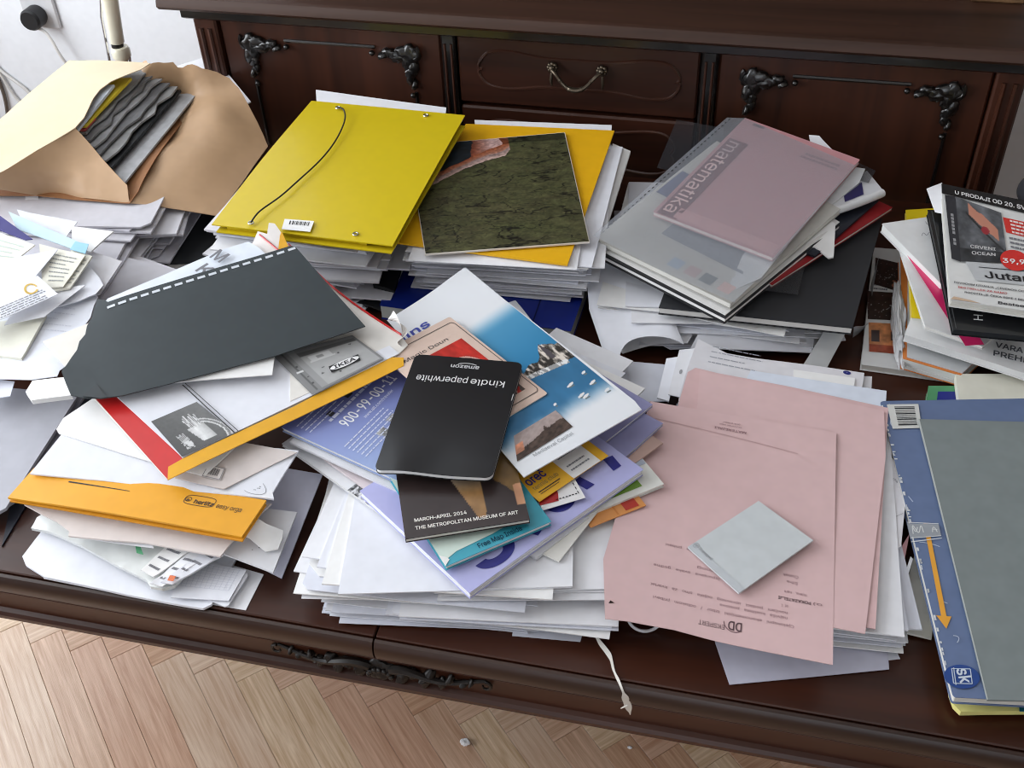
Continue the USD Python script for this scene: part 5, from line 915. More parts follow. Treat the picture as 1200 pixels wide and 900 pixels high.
sheet('pink_page', 'rearmost pink page, its rounded top left corner over the handwritten page', 'paper', [(-.0561, .8174, .7915), (.1584, .6693, .7905), (.1741, .9716, .791), (-.0471, .9957, .7925)], paper((210, 176, 176), rough=.6), t=.001, outline=[(-.057, .8172, .7915), (.1298, .6683, .7905), (.1569, .6671, .7905), (.1741, .9716, .791), (.0616, .9869, .7918), (-.0157, .9943, .7922), (-.0405, .9985, .7925), (-.0484, .9893, .7925), (-.0546, .9097, .792)])
sheet('pink_page', 'pink page in the middle, showing along the right side of the front pink page', 'paper', [(-.0179, .6661, .793), (.1476, .6594, .7918), (.1728, .9669, .7925), (-.0371, .9931, .7937)], pk, t=.0008, outline=[(-.0179, .6661, .793), (.1191, .6601, .792), (.1476, .6589, .7918), (.1697, .8926, .7922), (.1692, .9634, .7925), (.0617, .9809, .7932), (-.0133, .9886, .7936), (-.0352, .9933, .7938)])
pf, s = leafy('pink_page', 'front pink page printed upside down with letterhead and text, its left corner lifted', 'paper', [(.1184, .9171, .7945), (-.0893, .927, .796), (-.0854, .6246, .798), (.1196, .6188, .7925)], pk, t=.0006,
              outline=[(.1184, .9165, .795), (.0091, .9207, .797), (-.0832, .9231, .8005), (-.0906, .7999, .8025), (-.097, .6884, .8035), (-.0839, .6194, .804), (-.0632, .6229, .801), (-.0213, .6249, .797), (.0192, .6221, .794), (.1196, .6188, .7925)])
pf.part('letterhead', letters(s, [('DD', .395, .915, .0095, .0125, 0, True, 'l'), ('EKSPERT', .47, .935, .0050, .024, 0, False, 'l')]), paper((92, 70, 74)))
pf.part('swoosh', strokes(s, [[(.40, .945), (.44, .952), (.47, .935), (.475, .92)]], .0009), paper((120, 92, 96)))
ptx = paper((146, 114, 118)); tx = []
for v, u0, u1, t in ((.885, .17, .80, 'Cjelokupni ekonometrijski izbor / odlukom pribavi'), (.858, .20, .50, 'najviša kvaliteta poslova'), (.838, .20, .82, 'novčani podaci upravnog odjela smo za kvartal'), (.812, .20, .23, 'od 1'), (.783, .05, .09, 'o)'), (.756, .12, .22, 'mjera, nam'), (.715, .16, .21, 'Šifra'), (.690, .16, .23, 'Članak'), (.760, .42, .82, 'VISTI ispunjava svake godine'), (.733, .44, .62, 'nadzornog'), (.690, .47, .60, 'odjela 1'), (.668, .46, .78, 'odjela za odluke pribavi')):
    tx.append((t.replace(' ', '   '), u0, v, .0032, (u1 - u0) * s.W, 0, False, 'l'))
pf.part('printed_text', letters(s, tx), ptx); pf.part('bold_text', letters(s, [('POKAZATELJI', .10, .783, .0033, .030, 0, True, 'l')]), paper((80, 60, 64)))
pf.part('tear_mark', bars(s, [[(.965, .95), (.985, .945), (.99, .958)]]), paper((40, 24, 22))); pf.part('crease', strokes(s, [[(.19, .145), (.5, .12), (.93, .10)]], .0014), paper((196, 162, 162)))
tt = Surf([(.0305, .8804, .7942), (-.0075, .8807, .7944), (-.0093, .8619, .7944), (.0282, .8616, .7942)], t=.0002)
pf.part('small_heading', letters(s, [('MATERIJALI', .455, .082, .0034, .034, 0, True, 'l'), ('ekonomski odjel', .48, .062, .0022, .024, 0, False, 'l'), ('god. pribavi', .49, .048, .0022, .018, 0, False, 'l')], .0008), ptx)
gc = paper((196, 200, 202), rough=.5, spec=.3)
cd, s = leafy('grey_card_folder', 'pale grey folded card lying askew on the front pink page', 'card', [(-.0197, .7216, .8005), (.0327, .6758, .8), (.0979, .7543, .8), (.0432, .7955, .8005)], gc, t=.002)
cd.part('fold_edge', bars(s, [(0, .93 - .93, 1, .075)], .0003), paper((188, 192, 196)))
for it in (('transped', .10, .085, .0040, .020, 0, True, 'l'),): cd.part('maker_name', letters(Surf([(-.0197, .7216, .8005), (-.017, .7189, .8005), (.0432, .7955, .8005), (.0405, .7973, .8005)], t=.0002) if False else s, [('Ⓥ Transped', .02, .06, .0036, .024, 0, False, 'l')]), ink_m)
solo('paper_ring', tube(spline([(-.0655, .6535, .76), (-.0558, .6499, .754), (-.0476, .6508, .753), (-.0401, .6552, .754), (-.0344, .6584, .762), (-.0481, .6622, .764)], 30), .0016, 6), paper((222, 222, 226)), 'curled white paper edge peeking out below the left corner of the pink pages', 'paper')
# long torn strip hanging over the table edge
pts = [(-.102, .689, .756), (-.1017, .6629, .7515), (-.0949, .6378, .7515), (-.0864, .6266, .7515), (-.0773, .6158, .7515), (-.072, .6025, .7515), (-.0665, .5928, .7522), (-.0612, .585, .7489), (-.0575, .584, .7363), (-.0544, .5855, .7208), (-.0526, .5885, .7038)]
rb = spline(pts, 60); u = np.linspace(0, 1, 60)
hw = .0008 + .0009 * (meshkit.noise(np.c_[u * 23, u * 0, u * 0], 3)) + .0020 * np.exp(-((u - .845) / .085) ** 4) + .0010 * np.exp(-((u - .42) / .08) ** 2); hw[-4:] *= [.8, .6, .5, .35]
dd = np.gradient(rb, axis=0); dd /= np.linalg.norm(dd, axis=1, keepdims=True); sd = np.cross(dd, [0, -.5, .85]); sd /= np.linalg.norm(sd, axis=1, keepdims=True); up_ = np.cross(sd, dd)
V = np.vstack([rb - sd * hw[:, None], rb + sd * hw[:, None], rb - sd * hw[:, None] - up_ * .0006, rb + sd * hw[:, None] - up_ * .0006]); i = np.arange(59); n = 60
F = np.vstack([np.c_[i, i + n, i + n + 1], np.c_[i, i + n + 1, i + 1], np.c_[i + 2 * n, i + 3 * n + 1, i + 3 * n], np.c_[i + 2 * n, i + 2 * n + 1, i + 3 * n + 1], np.c_[i, i + 1, i + 2 * n], np.c_[i + 1, i + 2 * n + 1, i + 2 * n], np.c_[i + n, i + 3 * n, i + n + 1], np.c_[i + n + 1, i + 3 * n, i + 3 * n + 1]])
barb = tube([rb[51], rb[51] + np.array([-.006, -.003, -.003])], [.0012, .0005], 5)
m = cat_([trimesh.Trimesh(V, F, process=False), barb]); solo('torn_strip', m, paper((224, 220, 212), rough=.55), 'long thin torn strip of white paper hanging over the front table edge', 'paper strip', smooth=False)

# ================================================================ BACK RIGHT of the middle: textbook heap
L = 'white sheet, in the middle layers, in the heap under the pink maths book'; G = 'sheets under the pink maths book'
stack(L, G, (-.1373, 1.0739, .75), (.072, 1.1014, .75), .0005, .030, 10, .297, w=.235, jit=.010, ang=4, mats=papers, seed=81, field=.002, low=True)
stack(L, G, (-.1545, 1.0896, .78), (.0685, 1.0918, .78), .0305, .052, 9, .29, w=.225, jit=.009, ang=4, mats=papers[:4], seed=82, field=.002, top=True)
def curl(lab, path, width_dir, m, t=.0010):
    """Sheet rolled along a path of points, its width along width_dir."""
    p = spline(path, 24); w = np.asarray(width_dir, float); V = np.vstack([p, p + w]); k = 24; i = np.arange(k - 1)
    nrm = np.cross(np.gradient(p, axis=0), w); nrm /= np.linalg.norm(nrm, axis=1, keepdims=True); off = np.vstack([nrm, nrm]) * t
    F = np.vstack([np.c_[i, i + 1, i + k + 1], np.c_[i, i + k + 1, i + k]]); n = 2 * k
    side = np.vstack([np.c_[i, i + n, i + 1], np.c_[i + 1, i + n, i + n + 1], np.c_[i + k, i + k + 1, i + k + n], np.c_[i + k + 1, i + k + n + 1, i + k + n], [[0, k, n], [k, k + n, n], [k - 1, n + k - 1, 2 * k - 1], [2 * k - 1, n + k - 1, n + 2 * k - 1]]])
    return solo('curled_sheet', (np.vstack([V, V - off]), np.vstack([F, F[:, ::-1] + n, side])), m, lab, 'paper', smooth=40)
wd = np.array((-.1356, 1.0557, .75)) - np.array((-.1952, 1.1311, .77))
curl('white sheet curling up at the left front of the maths book heap', [(-.1215, 1.1894, .808), (-.164, 1.1915, .812), (-.1868, 1.1815, .808), (-.1921, 1.1368, .796), (-.1829, 1.098, .783)], np.array((-.1016, 1.0518, .78)) - np.array((-.164, 1.1915, .812)) + [0, 0, .008], papers[1])
sheet('front_sheet', 'white sheet curving down to the table at the front of the maths book heap', 'paper', [(-.1449, 1.0668, .756), (-.0491, 1.0674, .77), (-.0705, 1.1316, .796), (-.1769, 1.1257, .786)], papers[0], t=.001, outline=[(-.1427, 1.0667, .755), (-.1325, 1.0559, .753), (-.1103, 1.0608, .762), (-.0872, 1.066, .768), (-.0554, 1.067, .772), (-.033, 1.1233, .798), (-.1042, 1.1417, .804), (-.1565, 1.106, .794)])
th, s = leafy('printed_sheet', 'white sheet with one printed line at the front of the maths book heap', 'paper', [(-.0512, 1.0554, .774), (.0919, 1.0864, .764), (.0975, 1.1362, .78), (-.0355, 1.102, .79)], papers[1], t=.0012)
th.part('printed_line', cat_([trimesh.Trimesh(*letters(s, [('USTROJSTVO', .52, .50, .0040, .034, 4, True, 'c')]), process=False), trimesh.Trimesh(*bars(s, [(.30, .47, .42, .478)]), process=False)]), ink_m)
frost = film('clear_film', (206, 208, 212), .45, .25)
sheet('film_strip', 'strip of crumpled clear film hanging at the right front of the maths book heap', 'sleeve', [(.0828, 1.0691, .754), (.1109, 1.0708, .753), (.1302, 1.115, .78), (.1055, 1.1121, .784)], paper((204, 206, 208), rough=.25, spec=.7, coat=.4), t=.001, wave=.002, wscale=30, res=.006)
sheet('film_strip', 'clear film corner at the right side of the grey-black binder', 'sleeve', [(.1264, 1.1027, .76), (.1596, 1.1606, .762), (.1685, 1.2677, .79), (.1358, 1.1103, .795)], frost, t=.0008)
gb = paper((46, 47, 50), rough=.5, spec=.4, mottle=.04)
bk, s = booklet('black_binder', 'charcoal grey binder projecting right from under the maths book', 'binder', [(-.0942, 1.0768, .814), (.1318, 1.0787, .814), (.1693, 1.3202, .814), (-.0721, 1.3204, .814)], .011, gb, paper((208, 206, 202)), cover_t=.0015)
bk, s = booklet('red_folder', 'red folder tip between the charcoal binder and the dark blue folder', 'folder', RQ((.0356, 1.1268, .828), (.1799, 1.327, .828), .19), .005, paper((146, 34, 38), rough=.4, coat=.15), paper((214, 208, 200)))
bk, s = booklet('dark_blue_folder', 'dark blue-grey folder lying on the red folder', 'folder', RQ((.0834, 1.1898, .833), (.1618, 1.3347, .833), .19), .003, paper((40, 44, 54), rough=.35, coat=.2), black_card)
bk, s = booklet('hardback_book', 'grey-white hardback with black edge below the frosted sleeve', 'book', [(-.179, 1.1458, .836), (-.0142, 1.0531, .828), (.1124, 1.2575, .84), (-.0426, 1.3984, .846)], .010, paper((36, 36, 38), rough=.4), paper((224, 222, 220)), cover_t=.0025)
s = Surf([(-.18, 1.1513, .8373), (-.0146, 1.0563, .8293), (.1111, 1.2593, .8413), (-.0444, 1.3911, .8473)], t=.001); bk.part('cover_sheet', s.solid(), paper((218, 216, 214)))
bk, s = booklet('grey_textbook', 'grey white textbook with small coloured pictures seen through the frosted sleeve', 'book', [(-.1881, 1.1603, .847), (-.0103, 1.0645, .84), (.1104, 1.2725, .852), (-.0588, 1.4117, .857)], .008, paper((178, 176, 170), rough=.4, coat=.1), paper((206, 204, 198)))
for k, (u, c) in enumerate(((.50, (150, 164, 182)), (.62, (176, 148, 146)), (.73, (98, 104, 104)), (.86, (206, 168, 160)))):
    bk.part('small_picture', bars(s, [(u, .05, u + .085, .12)], .0004), paper(c, rough=.4))
bk.part('grey_picture', bars(s, [(.30, .22, .98, .42)], .0004), paper((122, 126, 134), rough=.5)); bk.part('blue_picture', bars(s, [(.02, .46, .34, .68)], .0004), paper((74, 80, 112), rough=.5))
sheet('sleeve_bundle', 'clear punched sleeve with white pages projecting right of the pink maths book', 'sleeve', [(.0346, 1.1114, .844), (.0752, 1.1723, .844), (.1477, 1.3551, .853), (.0814, 1.358, .855)], paper((202, 204, 206), rough=.2, spec=.7, coat=.4), t=.004, outline=[(-.0177, 1.0816, .84), (.0213, 1.116, .844), (.0647, 1.225, .848), (.1333, 1.3379, .854), (.1407, 1.3709, .856), (.0807, 1.3769, .857), (-.0038, 1.1552, .846)], wave=.0015, wscale=30, res=.008)
sheet('white_pages', 'white pages with drooping torn tip right of the pink maths book', 'paper', [(.0309, 1.1889, .84), (.0983, 1.2045, .835), (.112, 1.2683, .842), (.0523, 1.2821, .846)], papers[2], t=.002, outline=[(.0156, 1.1809, .841), (.0565, 1.1987, .839), (.0826, 1.2059, .836), (.1005, 1.1964, .828), (.1066, 1.1994, .828), (.1058, 1.2533, .842), (.085, 1.269, .845), (.0235, 1.2199, .844)])
sheet('dark_sleeve', 'dark smoky film with slots hanging over the charcoal binder', 'sleeve', [(.011, 1.116, .8275), (.067, 1.1243, .82), (.0749, 1.1985, .826), (.0259, 1.1954, .835)], film('smoke_film', (60, 62, 66), .72, .3), t=.0006)
th = Thing('paper_roll', 'white rolled plastic sleeve lying right of the maths book', 'sleeve', (.137, 1.3181, .838))
p = [(.1008, 1.2758, .845), (.1326, 1.3019, .845), (.164, 1.3325, .845)]; th.part('roll', cat_([tube(spline(p, 12), .0055, 14)]), paper((214, 214, 216), rough=.3, coat=.3))
th.part('loose_end', Surf([(.1001, 1.2718, .85), (.1631, 1.3326, .85), (.144, 1.3772, .85), (.0962, 1.3125, .85)], t=.0008).solid(), paper((206, 206, 210), rough=.3, coat=.3))
th.part('blue_print', bars(Surf([(.1158, 1.2925, .8503), (.1392, 1.3153, .8503), (.1372, 1.3448, .8503), (.1134, 1.3193, .8503)], t=.0002), [(0, 0, 1, 1)]), paper((52, 48, 92), rough=.4))
sheet('white_tip', 'small white sheet tip rising behind the pink maths book', 'paper', [(.0683, 1.4304, .8545), (.1007, 1.4122, .8545), (.0789, 1.4465, .8585), (.065, 1.4466, .8585)], papers[0], t=.001)
sheet('film_tip', 'grey film with a metal glint behind the right corner of the maths book', 'sleeve', [(.1093, 1.3543, .8535), (.1453, 1.3408, .8535), (.1541, 1.3704, .855), (.1308, 1.3871, .856)], film('smoke_film', (60, 62, 66), .72, .3), t=.0006)
sheet('smoky_sleeve', 'smoky translucent sleeve standing out behind the frosted sleeve beside the sideboard', 'sleeve', [(-.1347, 1.3645, .835), (-.0442, 1.3286, .84), (-.0531, 1.4625, .85), (-.1219, 1.4804, .848)], film('smoke_film', (60, 62, 66), .72, .3), t=.0006)
mb, mb_s = booklet('maths_book', 'dusty pink maths textbook with maroon title band inside a frosted sleeve', 'book', [(.1328, 1.3803, .864), (-.0251, 1.4673, .866), (-.1218, 1.213, .86), (.0324, 1.1436, .856)], .006, paper((190, 138, 142), rough=.45, coat=.05), paper((214, 200, 196)), corner=.002)
mb.part('title_band', bars(mb_s, [(.0, .0, .0, .0)] if False else [[(.80, .22), (.97, .22), (.97, .995), (.80, .995)]]), paper((116, 58, 64), rough=.45))
mb.part('title', letters(mb_s, [('matematika', .945, .245, .0200, .190, 90, False, 'l')], .0010), paper((206, 178, 178)))
mb.part('author_lines', letters(mb_s, [('Sanja Varic', .13, .21, .0055, .044, 2, True, 'l'), ('Zlata Matkovic', .13, .17, .0055, .054, 2, True, 'l')]) if False else bars(mb_s, fine_print(.09, .42, .165, 2, .035, .018, 3)), paper((140, 96, 100)))
mb.part('lower_band', bars(mb_s, [(.0, .88, .0, .88)] if False else [(.02, .90, .84, .985)]), paper((204, 154, 156), rough=.45)); mb.part('publisher_mark', bars(mb_s, [(.80, .02, .90, .045)]), paper((96, 60, 64)))
fs = film('frosted_film', (176, 180, 188), .76, .4)
LIFT = lambda P: np.array([P[0], P[1], mb_s.z(np.array(P[:2])) + .0016])
fr, s = leafy('frosted_sleeve', 'large frosted plastic sleeve with punched edge around the pink maths book', 'sleeve', [(-.1871, 1.147, .8585), (-.0063, 1.0503, .85), (.1269, 1.3637, .8665), (-.0499, 1.461, .8685)], fs, t=.0004, outline=[LIFT(p) for p in ((-.1871, 1.147, .8585), (-.09, 1.0895, .856), (-.0062, 1.0483, .8515), (.0344, 1.137, .8595), (.1267, 1.3619, .8675), (-.0252, 1.4631, .8695), (-.0499, 1.461, .8685))])
V, F = [], []
e = np.array((-.0498, 1.4597, .8692)) - np.array((-.1833, 1.1561, .8592)); nn = np.array([e[1], -e[0], 0]); nn /= np.linalg.norm(nn)
for i in range(34):
    c = np.array((-.1833, 1.1561, .8592)) + e * (i + .5) / 34 + nn * .006; ww = e / np.linalg.norm(e) * .0022; V += [c - ww - nn * .0008, c + ww - nn * .0008, c + ww + nn * .0008, c - ww + nn * .0008]; F += [[4 * i, 4 * i + 1, 4 * i + 2], [4 * i, 4 * i + 2, 4 * i + 3]]
fr.part('perforation', (np.array(V), np.array(F)), paper((66, 66, 70)))

# ================================================================ FAR RIGHT: magazines
wm = paper((218, 218, 218), **gl)
bk, s = booklet('art_magazine', 'lowest magazine at the far right, white cover with brown and orange pictures', 'magazine', [(.1505, 1.0795, .76), (.2553, 1.0757, .76), (.3068, 1.3363, .76), (.168, 1.3317, .76)], .009, wm, paper((214, 210, 204)), layers=2)
def dark_pic(U, V):
    n = meshkit.fbm(np.stack([U * 8, V * 8, U * 0], -1), 4, 51); c = np.array((44, 26, 22)) / 255 * (.4 + 1.2 * n[..., None]); k = (np.hypot(U - .75, V - .25) < .16) & (n > .4); c[k] = np.array((150, 92, 70)) / 255; k = (meshkit.noise(np.stack([U * 30, V * 30, U * 0], -1), 4) > .9); c[k] = .6; return c
def orange_pic(U, V):
    n = meshkit.fbm(np.stack([U * 7, V * 7, U * 0], -1), 4, 52); c = np.array((196, 128, 82)) / 255 * (.7 + .6 * n[..., None]); c[(V < .25)] = (np.array((150, 70, 48)) / 255 * (.7 + .6 * n[V < .25])[:, None])
    for a0, a1, b0, b1 in ((.05, .28, .35, .75), (.60, .72, .42, .72)): k = (U > a0) & (U < a1) & (V > b0) & (V < b1); c[k] = np.array((60, 44, 44)) / 255
    return c
for nm, ar, qd in (('dark_picture', dark_pic, [(.1589, 1.1697, .7603), (.2033, 1.1744, .7603), (.2071, 1.2328, .7603), (.1583, 1.2294, .7603)]), ('orange_picture', orange_pic, [(.16, 1.1053, .7603), (.2032, 1.1069, .7603), (.2051, 1.1678, .7603), (.1599, 1.1629, .7603)]), ('dark_picture', dark_pic, [(.167, 1.2461, .7603), (.2008, 1.2335, .7603), (.207, 1.2979, .7603), (.1699, 1.3072, .7603)])):
    qq = Surf(qd, t=.0002); m, ink = qq.print_grid(40, ar); bk.part(nm, m, picture(.35, coat=.2), ink=ink)
bk.part('cover_text', bars(s, fine_print(.02, .22, .70, 3, .035, .014, 2)), ink_m)
crp = trimesh.creation.icosphere(4, 1.0); crp.vertices *= (.55 + .9 * meshkit.fbm(crp.vertices * 3 + 7, 3, 6))[:, None]; crp.vertices *= [.008, .075, .012]; crp.apply_translation(np.array((.1929, 1.1513, .774)))
solo('crumpled_wrapper', crp, paper((206, 206, 208), rough=.25, coat=.4), 'crumpled white wrapper squeezed between the brown picture magazine and the orange-edged one', 'wrapper', smooth=False)
bk, s = booklet('orange_magazine', 'thick white magazine with an orange edge above the brown picture magazine', 'magazine', [(.1946, 1.075, .78), (.2594, 1.0609, .776), (.3639, 1.1388, .78), (.3401, 1.41, .784), (.195, 1.3011, .784)][:4][0:2] + [(.3888, 1.2648, .78), (.1968, 1.2894, .784)], .016, paper((216, 128, 60), **gl), paper((222, 222, 220)), layers=3)
s2 = Surf([(.1992, 1.0772, .7815), (.2612, 1.064, .7775), (.3882, 1.2626, .7815), (.2059, 1.281, .7855)], t=.0012); bk.part('inner_page', s2.solid(), paper((198, 200, 202), rough=.4))
bk, s = booklet('yellow_magazine', 'yellow magazine edge showing beside the hot pink strip', 'magazine', [(.1998, 1.1161, .81), (.2688, 1.1158, .81), (.3053, 1.3648, .822), (.1969, 1.33, .824)], .006, paper((222, 196, 28), **gl), paper((216, 214, 206)))
bk.part('cover_text', bars(s, fine_print(.14, .28, .52, 4, .04, .016, 8)), ink_d)
wg, s = booklet('food_magazine', 'white magazine lettered VARA PREHR at the lower far right', 'magazine', [(.1928, 1.0923, .802), (.3268, 1.0517, .796), (.3943, 1.2214, .812), (.2158, 1.1815, .816)], .010, wm, paper((214, 214, 214)), layers=2)
tq = Surf([(.2875, 1.0729, .8), (.3457, 1.0611, .8), (.3519, 1.0891, .803), (.291, 1.1013, .803)], t=.0002)
wg.part('lettering', letters(tq, [('VARA', .06, .52, .0085, .030, 0, True, 'l'), ('PREHR', .04, .02, .0085, .040, 0, True, 'l')], .0012), paper((70, 72, 78)))
wg.part('blue_scribble', strokes(tq, [[(.05, .95), (.14, 1.12), (.22, .98)], [(.30, 1.3), (.42, 1.25), (.5, 1.35)], [(.12, .9), (.2, 1.2)]], .0006, .0012), paper((150, 150, 160)))
pkp = paper((214, 44, 104), **gl)
pk_m, s = booklet('pink_magazine', 'magazine with a hot pink diagonal band under the white glossy magazine', 'magazine', [(.2126, 1.0918, .818), (.2764, 1.0732, .812), (.3698, 1.203, .822), (.1851, 1.2283, .832)], .005, wm)
pk_m.part('pink_band', paths_mesh(Surf([(.2552, 1.0633, .8168), (.276, 1.0699, .8165), (.2143, 1.2309, .8338), (.1877, 1.2242, .8338)], t=.0002), [(0, 0, 1, 1)], .0010), pkp)
gm, s = booklet('glossy_magazine', 'thick white glossy magazine with its spine toward the maths book', 'magazine', [(.2303, 1.1544, .835), (.3607, 1.1577, .835), (.3728, 1.3731, .85), (.1615, 1.2569, .846)][0:1] + [(.3543, 1.1821, .835), (.3645, 1.3416, .848), (.1615, 1.2569, .846)], .012, wm, paper((220, 220, 218)), layers=1, extra=[(.2182, 1.2949, .8485)], corner=.002)
gm.part('script', strokes(Surf([(.2085, 1.226, .8465), (.229, 1.2334, .8465), (.2287, 1.2735, .848), (.2099, 1.2663, .848)], t=.0002), [[(.0, .2), (.15, .32), (.3, .2), (.45, .34), (.6, .25), (.9, .35)], [(.25, .95), (.35, .8), (.5, .9)]], .0008, .0015), ink_m)
bm, s = booklet('black_magazine', 'black magazine under the newspaper at the far right edge', 'magazine', [(.2348, 1.0513, .848), (.3444, 1.0535, .848), (.3704, 1.2985, .863), (.2148, 1.2744, .861)], .008, blk, black_card, layers=1)
bm.part('spine_line', strokes(s, [[(.03, .01), (.03, .99)]], .0012), paper((70, 72, 74)))
bm.part('cover_letter', letters(Surf([(.2613, 1.073, .8495), (.2731, 1.0736, .8495), (.2748, 1.0946, .8495), (.2628, 1.094, .8495)], t=.0002), [('H', .5, .1, .010, .010, 90, False, 'c')], .001), paper((200, 200, 200)))
sheet('white_flyer', 'white flyer edge sticking up at the left top corner of the newspaper', 'flyer', [(.2218, 1.2606, .868), (.2312, 1.2552, .87), (.2313, 1.318, .876), (.2124, 1.3036, .874)], papers[0], t=.001)
npq = [(.2288, 1.0764, .87), (.3488, 1.0673, .87), (.3658, 1.2517, .88), (.2288, 1.3068, .88)]
nw, s = booklet('newspaper', 'folded newspaper with black headline strip and book advertisement at the far right', 'newspaper', npq, .010, paper((214, 214, 212), rough=.55), paper((206, 204, 196), rough=.7), layers=3, cover_t=.0008)
def W_(a, b, c, d): return Surf([a, b, c, d], t=.0002)
h = W_((.228, 1.2837, .8803), (.3681, 1.2403, .8803), (.3703, 1.2727, .8805), (.2287, 1.3069, .8805)); nw.part('headline_strip', bars(h, [(0, 0, 1, 1)], .0006), paper((30, 28, 28)))
nw.part('headline', letters(h, [('U PRODAJI OD 20. SVIBNJA', .11, .22, .0088, .108, 0, True, 'l')], .0012), paper((232, 232, 232)))
b = W_((.2431, 1.1458, .8746), (.295, 1.152, .8744), (.2954, 1.2523, .879), (.2435, 1.2788, .88))
def book_art(U, V):
    n = meshkit.fbm(np.stack([U * 5, V * 7, U * 0], -1), 4, 61); c = np.array((92, 94, 98)) / 255 * (.45 + 1.0 * n[..., None]); c[V < .2] *= .55
    k = np.abs((V - .78) + .55 * (U - .42)) < .10 * (.6 + n); c[k & (U > .28) & (U < .88)] = np.array((190, 130, 108)) / 255; k = np.abs((V - .72) + .75 * (U - .30)) < .025; c[k & (U > .2)] = .18
    k = (np.hypot((U - .60) * .8, V - .55) < .07); c[k] = np.array((150, 44, 52)) / 255; return c
m, ink = b.print_grid(60, book_art, off=.0009); nw.part('advert_book', m, picture(.5), ink=ink)
nw.part('advert_title', letters(b, [('CRVENI', .5, .21, .0058, .030, 0, True, 'c'), ('OCEAN', .5, .11, .0058, .028, 0, True, 'c')], .0014), paper((206, 206, 206)))
sq = W_((.2329, 1.1486, .875), (.243, 1.1446, .8748), (.244, 1.2789, .88), (.2315, 1.2807, .88)); nw.part('advert_spine', bars(sq, [(0, 0, 1, 1)], .0009), paper((50, 50, 54))); nw.part('spine_title', bars(sq, [(.36, .22 + .055 * i, .64, .262 + .055 * i) for i in range(9) if i != 2], .0014), paper((150, 150, 152)))
nw.part('red_panel', bars(W_((.2981, 1.2127, .877), (.3631, 1.1936, .877), (.3666, 1.2244, .8785), (.2967, 1.2437, .8785)), [(0, 0, 1, 1)], .0008), paper((204, 54, 46)))
nw.part('panel_text', bars(W_((.2981, 1.2127, .877), (.3631, 1.1936, .877), (.3666, 1.2244, .8785), (.2967, 1.2437, .8785)), fine_print(.10, .95, .88, 4, .24, .12, 3), .0014), paper((230, 214, 210)))
nw.part('grey_text', bars(W_((.2982, 1.1799, .876), (.3507, 1.1666, .876), (.3521, 1.1952, .877), (.2976, 1.2071, .877)), fine_print(.05, .9, .9, 3, .32, .14, 5), .0008), ink_m)
c_ = W_((.2871, 1.1368, .8745), (.3165, 1.1371, .8745), (.3177, 1.1781, .876), (.2875, 1.1762, .876)); aa = np.linspace(0, 2 * np.pi, 36)[:-1]; nw.part('price_disc', bars(c_, [np.c_[.5 + .52 * np.cos(aa), .5 + .5 * np.sin(aa)]], .0014), paper((208, 50, 44))); nw.part('price', letters(c_, [('39,90', .06, .33, .0085, .032, 0, True, 'l')], .0018), paper((236, 236, 236)))
bn = W_((.2571, 1.1136, .8728), (.3541, 1.1137, .8725), (.3567, 1.1518, .874), (.2508, 1.1473, .8745)); nw.part('title_banner', bars(bn, [[(0, 0), (1, .0), (1, .98), (-.03, 1.0)]], .0008), paper((186, 188, 190))); nw.part('banner_rule', bars(bn, [(.09, .70, 1, .735)], .0014), ink_d)
nw.part('newspaper_name', letters(bn, [('Jutarnji', .12, .17, .0125, .070, 0, True, 'l')], .0014), paper((34, 32, 34)))
tl_ = W_((.2319, 1.0844, .8705), (.35, 1.0776, .8705), (.3533, 1.1071, .8725), (.2341, 1.1132, .8725)); nw.part('lower_text', letters(tl_, [('POVODOM IZDANJA „CRVENOG OCEANA“', .0, .72, .0030, .088, 0, True, 'l'), ('RODITELJE ČEKA BIPE I BILO KOJI', .10, .20, .0030, .080, 0, True, 'l')], .0008), ink_d); nw.part('red_text', letters(tl_, [('BESTSELLER ZA SAMO', .04, .46, .0030, .052, 0, True, 'l')], .0008), paper((180, 60, 60)))
nw.part('bold_text', letters(tl_, [('Bestsel', .40, -.18, .0045, .03, 0, True, 'l')], .0008), ink_d)
nw.part('worn_corner', bars(W_((.2288, 1.0767, .8698), (.2611, 1.0731, .8698), (.2616, 1.0805, .8703), (.2292, 1.0841, .8703)), [[(0, .0), (1, .1), (.6, .5), (.1, .7)]], .0010), paper((196, 170, 146)))
solo('dark_cushion', (lambda m: (m.apply_transform(np.diag([.17, .07, .055, 1])), m.apply_translation([.52, 1.435, .806]), m)[2])(trimesh.creation.icosphere(4, 1.0)), paper((46, 46, 50), rough=.9, mottle=.2), 'dark grey cloth bundle behind the newspaper at the far right', 'cloth', smooth=True)

# ================================================================ FRONT RIGHT: blue drawing pad with grey board
bp_ = paper((98, 114, 148), rough=.42, coat=.12, mottle=.05)
sheet('yellow_pad', 'pale yellow pad edge showing under the lower end of the blue drawing pad', 'pad', [(.224, .6275, .764), (.3229, .6318, .762), (.346, .7611, .766), (.2227, .7142, .768)], paper((226, 218, 138), rough=.5), t=.006, outline=[(.2249, .6304, .764), (.2282, .6197, .7625), (.2337, .6142, .762), (.2843, .6255, .762), (.3233, .6345, .762), (.3355, .7387, .766), (.2227, .7142, .768)])
sheet('teal_pad', 'teal card edge beside the pale yellow pad at the right edge', 'card', [(.2828, .6236, .7645), (.3294, .6333, .7645), (.3375, .6993, .767), (.2822, .66, .767)], paper((20, 92, 108), rough=.4), t=.0012)
gp, s = booklet('green_pad', 'small green and dark blue notepad behind the blue drawing pad', 'pad', [(.2199, 1.0073, .764), (.3091, 1.0215, .764), (.3133, 1.0667, .764), (.2255, 1.05, .764)], .013, paper((84, 150, 104), rough=.4), paper((210, 210, 204)))
